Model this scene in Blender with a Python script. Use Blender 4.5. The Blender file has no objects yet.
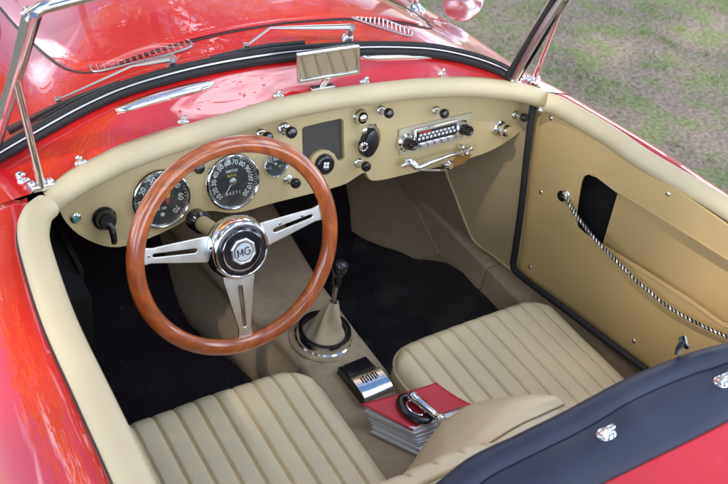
import bpy, bmesh, math, random
from mathutils import Vector as V
from mathutils import noise
R_=math.radians
random.seed(7)
sc=bpy.context.scene
col=sc.collection
# ------------------------------------------------------------------ camera frame / survey helpers
CAM=(-.817,-1.150,1.709); FPX=844.0
def cam_basis():
    y,p,r=[R_(a) for a in (40.18,38.61,12.34)]
    f=V((math.sin(y)*math.cos(p),math.cos(y)*math.cos(p),-math.sin(p)))
    R=V((math.cos(y),-math.sin(y),0)); U=R.cross(f); c,s=math.cos(r),math.sin(r)
    return c*R+s*U,-s*R+c*U,f
CR,CU,CF=cam_basis(); CC=V(CAM)
def ray(x,y): return CF+CR*((x-364)/FPX)-CU*((y-242)/FPX)
def pl(x,y,n,d):
    n=V(n); v=ray(x,y); return CC+v*((d-n.dot(CC))/n.dot(v))
def onX(x,y,k): return pl(x,y,(1,0,0),k)
def onY(x,y,k): return pl(x,y,(0,1,0),k)
def onZ(x,y,k): return pl(x,y,(0,0,1),k)
# ------------------------------------------------------------------ materials
def mat(name): 
    m=bpy.data.materials.new(name); m.use_nodes=True; return m,m.node_tree.nodes,m.node_tree.links,m.node_tree.nodes['Principled BSDF']
def setp(b,**k):
    for a,v in k.items():
        a={'base':'Base Color','rough':'Roughness','metal':'Metallic','coat':'Coat Weight','coatr':'Coat Roughness','coati':'Coat IOR','ior':'IOR','sheen':'Sheen Weight','spec':'Specular IOR Level'}[a]
        b.inputs[a].default_value=(v+(1,)) if isinstance(v,tuple) else v
def simple(name,base,rough=.5,metal=0,var=.0,vscale=30,bump=0,bscale=400,bdist=.001,**k):
    m,n,l,b=mat(name); setp(b,base=base,rough=rough,metal=metal,**k)
    tc=n.new('ShaderNodeTexCoord')
    if var:
        nt=n.new('ShaderNodeTexNoise'); nt.inputs['Scale'].default_value=vscale; nt.inputs['Detail'].default_value=6
        l.new(tc.outputs['Object'],nt.inputs['Vector'])
        mx=n.new('ShaderNodeMix'); mx.data_type='RGBA'
        mx.inputs[6].default_value=tuple(c*(1-var) for c in base)+(1,); mx.inputs[7].default_value=tuple(min(1,c*(1+var)) for c in base)+(1,)
        l.new(nt.outputs['Fac'],mx.inputs[0]); l.new(mx.outputs[2],b.inputs['Base Color'])
        mr=n.new('ShaderNodeMapRange'); mr.inputs['To Min'].default_value=max(0,rough-.06); mr.inputs['To Max'].default_value=min(1,rough+.08)
        l.new(nt.outputs['Fac'],mr.inputs['Value']); l.new(mr.outputs['Result'],b.inputs['Roughness'])
    if bump:
        nb=n.new('ShaderNodeTexNoise'); nb.inputs['Scale'].default_value=bscale; nb.inputs['Detail'].default_value=4
        l.new(tc.outputs['Object'],nb.inputs['Vector'])
        bp=n.new('ShaderNodeBump'); bp.inputs['Strength'].default_value=bump; bp.inputs['Distance'].default_value=bdist
        l.new(nb.outputs['Fac'],bp.inputs['Height']); l.new(bp.outputs['Normal'],b.inputs['Normal'])
    return m
M={}
M['red']=simple('red_paint',(.64,.011,.013),.28,var=.04,vscale=6,bump=.015,bscale=7,bdist=.004,coat=1.0,coatr=.012,coati=1.9)
def leather(name,c,wr=.35,rough=.42):
    m=simple(name,c,rough,var=.10,vscale=7,bump=.18,bscale=900,bdist=.0006)
    n,l=m.node_tree.nodes,m.node_tree.links; b=n['Principled BSDF']
    w=n.new('ShaderNodeTexNoise'); w.inputs['Scale'].default_value=38; w.inputs['Detail'].default_value=8; w.inputs['Distortion'].default_value=1.2
    tc=n.new('ShaderNodeTexCoord'); l.new(tc.outputs['Object'],w.inputs['Vector'])
    b2=n.new('ShaderNodeBump'); b2.inputs['Strength'].default_value=wr; b2.inputs['Distance'].default_value=.0015
    l.new(w.outputs['Fac'],b2.inputs['Height'])
    old=b.inputs['Normal'].links[0].from_socket; l.new(old,b2.inputs['Normal']); l.new(b2.outputs['Normal'],b.inputs['Normal'])
    return m
M['roll']=leather('cream_leather_roll',(.62,.52,.33),.2)
M['seat']=leather('cream_leather_seat',(.72,.61,.40),.6,.38)
M['dash']=leather('tan_dash_leather',(.58,.455,.235),.05,.45)
M['panel']=leather('tan_door_trim',(.60,.43,.19),.25,.5)
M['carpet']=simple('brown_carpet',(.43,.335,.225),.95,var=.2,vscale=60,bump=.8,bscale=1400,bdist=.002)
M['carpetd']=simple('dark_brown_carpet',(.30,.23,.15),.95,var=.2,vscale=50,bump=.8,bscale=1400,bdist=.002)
M['panelC']=leather('kick_panel_trim',(.44,.345,.20),.1,.6)
M['pearl']=simple('silver_enamel',(.62,.64,.68),.3,.2)
M['padleather']=leather('pale_cream_leather',(.78,.66,.44),.6)
M['boot']=leather('beige_suede',(.55,.46,.32),1.2,.75)
M['rubmat']=simple('black_floor_mat',(.014,.014,.018),.24,var=.3,vscale=9,bump=.35,bscale=22,bdist=.006)
M['black']=simple('black_plastic',(.012,.012,.015),.18,coat=.3)
M['rubber']=simple('black_rubber',(.015,.015,.016),.55,var=.2,vscale=40)
M['void']=simple('black_trim_and_shade',(.003,.003,.003),.95)  # black trims; also paints the darkness behind the dash and the door pocket
M['chrome']=simple('chrome',(.86,.87,.89),.07,1,var=.03,vscale=40)
M['alu']=simple('polished_aluminium',(.88,.87,.84),.30,1,var=.04,vscale=60)
M['satin']=simple('satin_steel',(.55,.55,.55),.32,1,var=.06,vscale=50)
M['grey']=simple('grey_felt_panel',(.075,.07,.06),.85,var=.15,vscale=80,bump=.3,bscale=900)
M['white']=simple('white_marking',(.82,.82,.78),.5)
M['dial']=simple('black_dial',(.012,.013,.016),.35)
M['ylw']=simple('yellow_marking',(.75,.55,.04),.5)
M['redmark']=simple('red_marking',(.6,.03,.02),.5)
M['navy']=simple('navy_vinyl',(.014,.020,.046),.5,var=.12,vscale=18,bump=.35,bscale=700,bdist=.0008)
M['cover']=simple('red_card_cover',(.62,.04,.06),.4,var=.06,vscale=30)
M['brass']=simple('brass',(.62,.45,.22),.25,1,var=.06)
M['lens']=simple('green_lens',(.05,.25,.22),.1,coat=1)
M['plate']=simple('beige_radio_plate',(.50,.44,.31),.35,var=.05)
def wood():
    m,n,l,b=mat('varnished_wood'); setp(b,rough=.3,coat=1.0,coatr=.05,coati=1.55)
    tc=n.new('ShaderNodeTexCoord'); mp=n.new('ShaderNodeMapping'); mp.inputs['Scale'].default_value=(9,4,1)
    l.new(tc.outputs['UV'],mp.inputs['Vector'])
    nt=n.new('ShaderNodeTexNoise'); nt.inputs['Scale'].default_value=1.0; nt.inputs['Detail'].default_value=9; nt.inputs['Distortion'].default_value=.6
    l.new(mp.outputs['Vector'],nt.inputs['Vector'])
    cr=n.new('ShaderNodeValToRGB'); e=cr.color_ramp.elements
    e[0].position=.30; e[0].color=(.27,.055,.014,1); e[1].position=.70; e[1].color=(.54,.14,.032,1)
    x=e.new(.5); x.color=(.41,.09,.021,1)
    l.new(nt.outputs['Fac'],cr.inputs['Fac']); l.new(cr.outputs['Color'],b.inputs['Base Color'])
    return m
M['wood']=wood()
def pages():
    m,n,l,b=mat('page_edges'); setp(b,rough=.7)
    tc=n.new('ShaderNodeTexCoord'); mp=n.new('ShaderNodeMapping'); mp.inputs['Scale'].default_value=(2,2,500)
    l.new(tc.outputs['Object'],mp.inputs['Vector']); nt=n.new('ShaderNodeTexNoise'); nt.inputs['Scale'].default_value=1; nt.inputs['Detail'].default_value=3
    l.new(mp.outputs['Vector'],nt.inputs['Vector']); cr=n.new('ShaderNodeValToRGB'); e=cr.color_ramp.elements
    e[0].position=.35; e[0].color=(.50,.50,.58,1); e[1].position=.55; e[1].color=(.88,.89,.95,1)
    l.new(nt.outputs['Fac'],cr.inputs['Fac']); l.new(cr.outputs['Color'],b.inputs['Base Color']); return m
M['pages']=pages()
def glass(name,tint,rough=.0,refl=1.0,op=0.03):
    m=bpy.data.materials.new(name); m.use_nodes=True; n,l=m.node_tree.nodes,m.node_tree.links; n.clear()
    o=n.new('ShaderNodeOutputMaterial'); t=n.new('ShaderNodeBsdfTransparent'); t.inputs['Color'].default_value=tint+(1,)
    g=n.new('ShaderNodeBsdfGlossy'); g.inputs['Roughness'].default_value=rough; g.inputs['Color'].default_value=(1,1,1,1)
    lw=n.new('ShaderNodeLayerWeight'); lw.inputs['Blend'].default_value=.5; pw=n.new('ShaderNodeMath'); pw.operation='POWER'; pw.inputs[1].default_value=5; l.new(lw.outputs['Facing'],pw.inputs[0]); f=n.new('ShaderNodeMath'); f.operation='MULTIPLY_ADD'; f.inputs[1].default_value=.92; f.inputs[2].default_value=.04; l.new(pw.outputs[0],f.inputs[0])
    mx=n.new('ShaderNodeMixShader'); l.new(f.outputs[0],mx.inputs['Fac']); l.new(t.outputs[0],mx.inputs[1]); l.new(g.outputs[0],mx.inputs[2])
    d=n.new('ShaderNodeBsdfDiffuse'); d.inputs['Color'].default_value=(.8,.8,.82,1)
    nt=n.new('ShaderNodeTexNoise'); nt.inputs['Scale'].default_value=12; nt.inputs['Detail'].default_value=5
    tc=n.new('ShaderNodeTexCoord'); l.new(tc.outputs['Object'],nt.inputs['Vector'])
    mu=n.new('ShaderNodeMath'); mu.operation='MULTIPLY'; mu.inputs[1].default_value=op; l.new(nt.outputs['Fac'],mu.inputs[0])
    m2=n.new('ShaderNodeMixShader'); l.new(mu.outputs[0],m2.inputs['Fac']); l.new(mx.outputs[0],m2.inputs[1]); l.new(d.outputs[0],m2.inputs[2])
    l.new(m2.outputs[0],o.inputs['Surface']); return m
M['glass']=glass('windscreen_glass',(.93,.96,.95),op=.03)
M['mirror']=simple('mirror_glass',(.9,.9,.9),.01,1)
# ------------------------------------------------------------------ mesh helpers
class MB:
    def __init__(s): s.v=[];s.f=[];s.m=[];s.uv={}
    def add(s,vs,fs,mi=0):
        o=len(s.v); s.v+= [V(p) for p in vs]; s.f+=[tuple(i+o for i in f) for f in fs]; s.m+=[mi]*len(fs); return o
    def grid(s,rows,mi=0,closeu=False,closev=False,flip=False):
        nr,nc=len(rows),len(rows[0]); vs=[p for r in rows for p in r]; fs=[]
        for i in range(nr if closev else nr-1):
            for j in range(nc if closeu else nc-1):
                a=i*nc+j;b=i*nc+(j+1)%nc;c=((i+1)%nr)*nc+(j+1)%nc;d=((i+1)%nr)*nc+j
                fs.append((a,d,c,b) if flip else (a,b,c,d))
        s.add(vs,fs,mi)
    def tube(s,pts,r,mi=0,n=12,closed=False,cap=True,flat=1.0,up=None):
        pts=[V(p) for p in pts]; N=len(pts); rows=[]; nrm=None
        for i,p in enumerate(pts):
            if closed: t=(pts[(i+1)%N]-pts[i-1])
            else: t=pts[min(i+1,N-1)]-pts[max(i-1,0)]
            t.normalize()
            if up is not None: a=V(up)-t*V(up).dot(t)
            elif nrm is None: a=t.orthogonal()
            else: a=nrm-t*nrm.dot(t)
            a.normalize(); nrm=a; b=t.cross(a)
            rr=r[i] if isinstance(r,(list,tuple)) else r
            rows.append([p+a*(math.cos(k*2*math.pi/n)*rr*flat)+b*(math.sin(k*2*math.pi/n)*rr) for k in range(n)])
        s.grid(rows,mi,closeu=True,closev=closed)
        if cap and not closed:
            s.add(rows[0],[tuple(range(n))],mi); s.add(rows[-1],[tuple(range(n))[::-1]],mi)
    def lathe(s,prof,o,ez,mi=0,n=40,mis=None,ex=None,sx=1,sy=1):
        ez=V(ez).normalized(); ex=(V(ex) if ex is not None else ez.orthogonal()); ex=(ex-ez*ex.dot(ez)).normalized(); ey=ez.cross(ex); o=V(o)
        rings=[[o+ez*z+(ex*math.cos(k*2*math.pi/n)*sx+ey*math.sin(k*2*math.pi/n)*sy)*r for k in range(n)] for r,z in prof]
        for i in range(len(prof)-1):
            s.grid([rings[i],rings[i+1]],mis[i] if mis else mi,closeu=True)
        if prof[0][0]>1e-5: s.add(rings[0],[tuple(range(n))[::-1]],mis[0] if mis else mi)
        if prof[-1][0]>1e-5: s.add(rings[-1],[tuple(range(n))],mis[-1] if mis else mi)
    def box(s,c,h,mi=0,ax=None):
        c=V(c); ax=ax or (V((1,0,0)),V((0,1,0)),V((0,0,1)))
        vs=[c+ax[0]*(sx*h[0])+ax[1]*(sy*h[1])+ax[2]*(sz*h[2]) for sx in (-1,1) for sy in (-1,1) for sz in (-1,1)]
        s.add(vs,[(0,1,3,2),(4,6,7,5),(0,4,5,1),(2,3,7,6),(0,2,6,4),(1,5,7,3)],mi)
    def plate(s,out,holes,fr,t,mi=0,mside=None):
        """polygon with holes in frame fr(u,w,h)->point, thickness t (from h=0 down to -t)"""
        bm=bmesh.new(); loops=[]
        for lp in [out]+holes:
            vs=[bm.verts.new((u,w,0)) for u,w in lp]; loops.append(vs)
            for i in range(len(vs)): bm.edges.new((vs[i],vs[(i+1)%len(vs)]))
        bmesh.ops.triangle_fill(bm,use_beauty=True,use_dissolve=False,edges=bm.edges[:],normal=(0,0,1))
        bm.verts.index_update(); cs=[(v.co.x,v.co.y) for v in bm.verts]
        tr=[tuple(v.index for v in f.verts) for f in bm.faces]; bm.free()
        s.add([fr(u,w,0) for u,w in cs],tr,mi); s.add([fr(u,w,-t) for u,w in cs],[f[::-1] for f in tr],mi)
        for lp in [out]+holes:
            n=len(lp); s.add([fr(u,w,0) for u,w in lp]+[fr(u,w,-t) for u,w in lp],[(i,(i+1)%n,(i+1)%n+n,i+n) for i in range(n)],mi if mside is None else mside)
    def text(s,body,size,fr,mi=0,h=.0006,rot=0,cx=0,cy=0,ext=0):
        cu=bpy.data.curves.new('lettering','FONT'); cu.body=body; cu.size=size; cu.align_x='CENTER'; cu.align_y='CENTER'; cu.extrude=0; cu.offset=size*.02
        o=bpy.data.objects.new('lettering',cu); col.objects.link(o); dg=bpy.context.evaluated_depsgraph_get()
        me=o.evaluated_get(dg).to_mesh(); c,sn=math.cos(rot),math.sin(rot)
        vs=[fr(cx+v.co.x*c-v.co.y*sn,cy+v.co.x*sn+v.co.y*c,h) for v in me.vertices]; fs=[tuple(p.vertices) for p in me.polygons]
        s.add(vs,fs,mi); o.evaluated_get(dg).to_mesh_clear(); bpy.data.objects.remove(o); bpy.data.curves.remove(cu)
    def build(s,name,mats,parent=None,smooth=True,bevel=0,sub=0,weld=True,angle=40,label=None,uv=None,bseg=3):
        me=bpy.data.meshes.new(name); me.from_pydata([tuple(p) for p in s.v],[],s.f)
        for m in (mats if isinstance(mats,(list,tuple)) else [mats]): me.materials.append(M[m] if isinstance(m,str) else m)
        for p,mi in zip(me.polygons,s.m): p.material_index=mi
        bm=bmesh.new(); bm.from_mesh(me)
        if weld: bmesh.ops.remove_doubles(bm,verts=bm.verts,dist=1e-5)
        bmesh.ops.recalc_face_normals(bm,faces=bm.faces)
        if smooth:
            for f in bm.faces: f.smooth=True
            for e in bm.edges:
                if len(e.link_faces)==2 and e.calc_face_angle(0)>R_(angle): e.smooth=False
        bm.to_mesh(me); bm.free()
        o=bpy.data.objects.new(name,me); col.objects.link(o)
        if parent: o.parent=parent
        if bevel:
            b=o.modifiers.new('bevel','BEVEL'); b.width=bevel; b.segments=bseg; b.limit_method='ANGLE'; b.angle_limit=R_(35)
            b.harden_normals=False
        if sub: 
            x=o.modifiers.new('sub','SUBSURF'); x.levels=sub; x.render_levels=sub
        if label: o['label']=label
        return o
def thing(name,label,cat,loc=(0,0,0),group=None):
    o=bpy.data.objects.new(name,None); col.objects.link(o); o.location=loc; o['label']=label; o['category']=cat
    if group:o['group']=group
    o.empty_display_size=.1
    return o
def tag(o,label,cat,group=None):
    o['label']=label;o['category']=cat
    if group:o['group']=group
    return o
def cr(pts,n=8,closed=False):
    pts=[V(p) for p in pts];N=len(pts);out=[]
    for i in range(N if closed else N-1):
        g=(lambda k:pts[k%N]) if closed else (lambda k:pts[max(0,min(N-1,k))])
        a,b,c,d=g(i-1),g(i),g(i+1),g(i+2)
        for k in range(n):
            t=k/n; out.append(.5*((2*b)+(c-a)*t+(2*a-5*b+4*c-d)*t*t+(3*b-a-3*c+d)*t**3))
    if not closed: out.append(pts[-1])
    return out
def interp(xs,ys,x):
    n=len(xs)
    if x<=xs[0]: return ys[0]
    if x>=xs[-1]: return ys[-1]
    for i in range(n-1):
        if xs[i]<=x<=xs[i+1]: break
    def sl(k):
        if k<=0: return (ys[1]-ys[0])/(xs[1]-xs[0])
        if k>=n-1: return (ys[-1]-ys[-2])/(xs[-1]-xs[-2])
        return (ys[k+1]-ys[k-1])/(xs[k+1]-xs[k-1])
    h=xs[i+1]-xs[i];t=(x-xs[i])/h
    return (2*t**3-3*t*t+1)*ys[i]+(t**3-2*t*t+t)*h*sl(i)+(-2*t**3+3*t*t)*ys[i+1]+(t**3-t*t)*h*sl(i+1)
# ------------------------------------------------------------------ car body surface
ST={
 -1.9:[(0,.60),(.15,.60),(.30,.59),(.42,.58),(.50,.57),(.54,.56),(.58,.54),(.61,.50),(.63,.45),(.64,.38),(.62,.25)],
 -1.5:[(0,.775),(.15,.77),(.30,.755),(.42,.74),(.50,.735),(.55,.73),(.60,.715),(.65,.68),(.68,.62),(.69,.5),(.66,.28)],
 -1.1:[(0,.845),(.15,.843),(.30,.835),(.42,.828),(.50,.825),(.56,.822),(.625,.81),(.69,.78),(.725,.72),(.735,.57),(.70,.28)],
 -.80:[(0,.857),(.15,.857),(.30,.855),(.42,.85),(.50,.848),(.60,.842),(.665,.83),(.72,.80),(.765,.745),(.785,.6),(.73,.28)],
 -.40:[(0,.857),(.15,.857),(.30,.855),(.42,.85),(.50,.848),(.620,.850),(.680,.838),(.732,.80),(.768,.74),(.785,.6),(.73,.28)],
 -.03:[(0,.924),(.15,.918),(.30,.901),(.42,.881),(.50,.864),(.578,.849),(.632,.835),(.682,.804),(.722,.74),(.742,.6),(.70,.28)],
 .10:[(0,.960),(.15,.953),(.30,.931),(.42,.898),(.49,.872),(.545,.853),(.60,.834),(.652,.797),(.69,.74),(.715,.6),(.69,.28)],
 .30:[(0,.968),(.15,.960),(.30,.932),(.42,.888),(.48,.862),(.53,.852),(.58,.836),(.637,.80),(.68,.74),(.705,.6),(.69,.28)],
 .60:[(0,.955),(.15,.944),(.28,.908),(.38,.852),(.44,.828),(.49,.832),(.54,.826),(.60,.79),(.655,.73),(.69,.6),(.68,.28)],
 1.0:[(0,.915),(.14,.90),(.26,.855),(.35,.79),(.41,.772),(.48,.80),(.54,.80),(.60,.768),(.65,.70),(.68,.56),(.67,.28)],
 1.4:[(0,.84),(.12,.82),(.22,.775),(.30,.715),(.37,.70),(.45,.73),(.52,.735),(.58,.70),(.63,.62),(.66,.5),(.65,.28)],
 1.75:[(0,.66),(.10,.65),(.2,.62),(.28,.57),(.35,.56),(.43,.60),(.5,.605),(.56,.57),(.60,.5),(.62,.42),(.61,.28)],
}
YS=sorted(ST)
def ctrl(y): return [(interp(YS,[ST[k][c][0] for k in YS],y),interp(YS,[ST[k][c][1] for k in YS],y)) for c in range(11)]
def csurf(s,y,cache={}):
    k=round(y,5)
    if k not in cache: cache[k]=ctrl(y)
    c=cache[k]; i=list(range(11))
    return interp(i,[p[0] for p in c],s),interp(i,[p[1] for p in c],s)
def ysc(x): return .008-.14*x*x
sp=[]
for q in [(51,201),(64,191),(84,178.5),(105,168),(126,158),(177,140),(230,124),(275,110.5),(330,99.5),(395,91),(430,88),(470,87.5),(510,91),(530,95),(541,99)]:
    p=onY(q[0],q[1],-.02)
    for _ in range(6): p=onY(q[0],q[1],ysc(p.x))
    sp.append(p)
RP=cr(sp,10); RPX=[p.x for p in RP]; RPY=[p.y for p in RP]; RPZ=[p.z for p in RP]
def lin(xs,ys,x):
    if x<=xs[0]: return ys[0]
    if x>=xs[-1]: return ys[-1]
    for q in range(len(xs)-1):
        if xs[q]<=x<=xs[q+1]: return ys[q]+(ys[q+1]-ys[q])*(x-xs[q])/(xs[q+1]-xs[q])
def yst(x):
    a=abs(x)
    if a<.50: return lin(RPX,RPY,x)+.010
    t=min(1,(a-.50)/.07); t=t*t*(3-2*t); return (lin(RPX,RPY,math.copysign(.50,x))+.010)*(1-t)+(-.0343)*t
def Sraw(x,y):
    a,b=0.,8.5; ax=abs(x)
    for _ in range(22):
        m=(a+b)/2
        if csurf(m,y)[0]<ax: a=m
        else: b=m
    return csurf((a+b)/2,y)[1]
DC={}
def dz(x,y):
    if abs(x)>.60 or y<yst(x)-.01 or y>yst(x)+.09: return 0
    kx=round(x,3)
    if kx not in DC: DC[kx]=lin(RPX,RPZ,kx)+.0150-Sraw(kx,yst(kx))
    f=1-min(1,max(0,(abs(x)-.49)/.09)); t=min(1,max(0,(y-yst(x))/.085)); t=1-t*t*(3-2*t)
    return DC[kx]*f*t
def S(x,y):
    a,b=0.,8.5; ax=abs(x)
    for _ in range(22):
        m=(a+b)/2
        if csurf(m,y)[0]<ax: a=m
        else: b=m
    return csurf((a+b)/2,y)[1]+(dz(x,y) if -.06<y<.13 else 0)
def hit(px,py,off=0.0):
    v=ray(px,py).normalized(); t=.5; last=None
    while t<3.5:
        p=CC+v*t
        g=p.z-S(p.x,p.y)-off if abs(p.x)<.72 else 1
        if g<0: 
            a,b=t-.02,t
            for _ in range(20):
                m=(a+b)/2;p=CC+v*m
                if p.z-S(p.x,p.y)-off<0:b=m
                else:a=m
            return CC+v*((a+b)/2)
        t+=.02
    return onZ(px,py,.8+off)
def Sn(x,y):
    e=.01; n=V((-(S(x+e,y)-S(x-e,y))/(2*e),-(S(x,y+e)-S(x,y-e))/(2*e),1)); return n.normalized()

car=thing('roadster','open red vintage roadster with cream leather interior and wood rimmed steering wheel','car',(0,0,0))
def shell(rows_y,s0,s1,ns,sides=(1,-1),ystart=None,yend=None,lift=0):
    mb=MB()
    for sd in sides:
        rows=[]
        for t in rows_y:
            r=[]
            for k in range(ns+1):
                s=s0+(s1-s0)*k/ns
                y=t
                if ystart: 
                    xx=csurf(s,max(t,-.03))[0]; ya=ystart(sd*xx); y=ya+(yend-ya)*((t-rows_y[0])/(rows_y[-1]-rows_y[0]))
                x,z=csurf(s,y); z+=dz(sd*x,y) if ystart and s<8 else 0; r.append((sd*x,y,z+lift))
            rows.append(r)
        mb.grid(rows)
    return mb
ry=[i*.02 for i in range(0,30)]+[.6+i*.05 for i in range(0,24)]
b=shell(ry,0,10,60,ystart=yst,yend=1.75)
o=b.build('body','red',car,angle=80); 
# rear deck + rear wings
b=shell([-.845-i*.05 for i in range(22)],0,10,50); rd=b.build('rear_deck','red',car,angle=80)
# wheel arches are below the frame: wheels
def wheel(x,y):
    mb=MB(); sx=1 if x>0 else -1
    mb.lathe([(.20,-.07),(.29,-.075),(.315,-.05),(.32,0),(.315,.05),(.29,.075),(.20,.07)],(x,y,.32),(sx,0,0),n=40); t=mb.build('wheel','rubber',car)
    mb=MB(); mb.lathe([(.0,.05),(.05,.06),(.06,.03),(.17,.045),(.20,.07),(.205,.05),(.19,-.06)],(x,y,.32),(sx,0,0),n=40); mb.build('hubcap','alu',t)
for x in (-.60,.60):
    for y in (1.2,-1.25): wheel(x,y)
# bonnet: raised panel with a shut line round it
def bon_edge():
    pts=[]
    for x,y in [(-.40,1.3),(-.425,.9),(-.43,.5),(-.425,.32),(-.405,.235),(-.36,.20),(-.25,.195),(0,.20),(.25,.195),(.36,.20),(.405,.235),(.425,.32),(.43,.5),(.425,.9),(.40,1.3)]: pts.append((x,y,0))
    return cr(pts,10)
edge=bon_edge()
mb=MB()
rows=[]
def bx(y):
    # half width of the bonnet at y
    if y<.235: return .405-(.235-y)/.04*.06
    return interp([.235,.32,.5,.9,1.3],[.405,.425,.43,.425,.40],y)
ysb=[.197,.203,.212,.222,.235]+[.25+i*.03 for i in range(36)]
for y in ysb:
    h=bx(y); r=[]
    for k in range(61):
        x=-h+2*h*k/60; e=min(1,min(h-abs(x),(y-.195)*1.0)/.012); e=max(0,e)
        r.append((x,y,S(x,y)+.0005+.006*math.sqrt(max(0,1-(1-e)**2))))
    rows.append(r)
mb.grid(rows); bonnet=mb.build('bonnet','red',car,angle=80)
mb=MB(); mb.tube([(p.x*1.008,p.y-.003,S(p.x*1.008,p.y-.003)+.0002) for p in edge],.0028,n=6); mb.build('bonnet_gap_shadow','rubber',bonnet)  # dark tube stands in for the shadow in the shut gap
# ------------------------------------------------------------------ scuttle roll (padded cream edge) 
def roll_tube(pts,r,name,mk,parent,flat=1.0,up=(0,0,1),n=18):
    mb=MB(); mb.tube(pts,r,n=n,flat=flat,up=up); return mb.build(name,mk,parent,angle=60)
roll=roll_tube(cr(sp,10),.0218,'scuttle_roll','roll',car,flat=.95)
# dark piping under / behind the roll where it meets the paint
mb=MB(); mb.tube([p+V((0,.0165,.0150)) for p in cr(sp,10)],.0022,n=8); mb.build('piping','carpet',roll)
# ------------------------------------------------------------------ doors
LR=[onZ(*q,.845) for q in [(47,206),(37,216),(33,236),(39,264),(60,326),(96,404),(133,484)]]
LR=LR+[V((-.615,-.72,.842)),V((-.60,-.80,.845))]
RR=[onZ(*q,.842) for q in [(545,102),(556,105),(571,113),(608,135),(646,161),(728,210)]]+[V((.632,-.62,.842)),V((.63,-.80,.845))]
def door(side,path,name,label):
    d=bpy.data.objects.new(name,None); 
    # the outer skin is the door itself
    mb=MB(); rows=[]
    ys=[-.0356-.0134*i for i in range(58)]
    pth=cr(path,8)
    for y in ys:
        # x of the roll at this y
        best=min(pth,key=lambda p:abs(p.y-y)); x0=max(abs(best.x)+.004,csurf(5,y)[0]-.006)
        r=[]
        for k in range(31):
            s=5+5*k/30; x,z=csurf(s,y); xs=csurf(5,y)[0]
            f=max(0,1-(s-5)/2.2); x=x+(x0-xs)*f; 
            r.append((side*x,y,z-(.004 if s<5.3 else 0)))
        rows.append(r)
    mb.grid(rows)
    o=mb.build(name,'red',car,angle=80,label=label); so=o.modifiers.new('thick','SOLIDIFY'); so.thickness=.002; so.offset=0
    return o,pth
dl,plp=door(-1,LR,'door','closed driver side door with red glossy skin under the cream padded rail')
dr,prp=door(1,RR,'door','passenger door, its tan trim panel with map pocket and braided pull cord')
roll_tube(plp,[.0215+.002*min(1,i/12) for i in range(len(plp))],'door_roll','roll',dl,flat=.92)
roll_tube(prp,.0235,'door_roll','roll',dr,flat=.92)
for pth,d,sx in ((plp,dl,-1),(prp,dr,1)):
    mb=MB(); mb.tube([p+V((sx*.0215,0,.006)) for p in pth],.0026,n=8); mb.build('piping','rubber',d)
# chrome clip where scuttle roll and door roll meet
mb=MB(); p=onZ(541,110,.825); mb.lathe([(.007,0),(.008,.003),(.006,.006),(0,.008)],p,(-.5,-.7,.5),n=16); mb.build('screw','chrome',dr)
# door trim panel (passenger side)
NP=V((1,.08,0)).normalized(); DP=.553/math.sqrt(1+.0064)
def dpt(px,py):
    p=pl(px,py,tuple(NP),DP); return (p.y,p.z)
def dfr(y,z,h): # h towards the cabin
    x=(DP-NP.y*y)/NP.x; return V((x,y,z))-NP*h
hole_px=[(588,174.5),(583,177),(580.5,184),(577,205),(575.5,219),(577,227),(583,233),(597,242),(640,268),(690,300),(712,316),(722,323),(728,324.5)]
hole=[dpt(*q) for q in hole_px]
hy=hole[-1][0]
hole+= [(hy-.012,hole[-1][1]+.004),(hy-.018,hole[-1][1]+.02),(-.60,.775),(-.585,.782)]
hole+= [dpt(728,262),dpt(690,238),dpt(650,213),dpt(615,192),dpt(597,178)]
# keep order consistent
out=[(-.014,.835),(-.02,.80),(-.108,.41),(-.118,.396),(-.135,.390),(-.52,.428),(-.80,.455),(-.80,.835)]
mb=MB(); mb.plate(out,[hole],dfr,.006); tp=mb.build('trim_panel','panel',dr,angle=30,bevel=.0015)
# stitched lip round the pocket
cx=sum(p[0] for p in hole)/len(hole); cz=sum(p[1] for p in hole)/len(hole)
lip=[(cx+(a-cx)*1.035,cz+(b_-cz)*1.07) for a,b_ in hole]
mb=MB(); mb.tube([dfr(a,b_,.001) for a,b_ in lip],.0014,n=6,closed=True); mb.build('stitching','panel',tp)
# pocket interior: back board + black sheet painting the unlit door cavity
mb=MB(); mb.plate([(-.262,.83),(-.30,.53),(-.80,.53),(-.80,.83)],[],lambda u,w,h:dfr(u,w,h-.032),.004); mb.build('pocket_back','panel',dr)
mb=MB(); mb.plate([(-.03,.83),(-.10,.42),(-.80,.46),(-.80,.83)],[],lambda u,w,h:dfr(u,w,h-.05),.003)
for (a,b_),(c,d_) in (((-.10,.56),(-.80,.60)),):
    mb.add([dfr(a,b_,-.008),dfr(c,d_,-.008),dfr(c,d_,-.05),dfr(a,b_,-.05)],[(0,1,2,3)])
mb.build('cavity_shade','void',dr)
for q in [(541,192),(530,267),(668,194),(634,341),(551,118)]:
    a,b_=dpt(*q); mb=MB(); mb.lathe([(.0055,0),(.0055,.0012),(.0035,.003),(0,.0034)],dfr(a,b_,0),-NP,n=16); mb.build('screw','chrome',tp)
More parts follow.
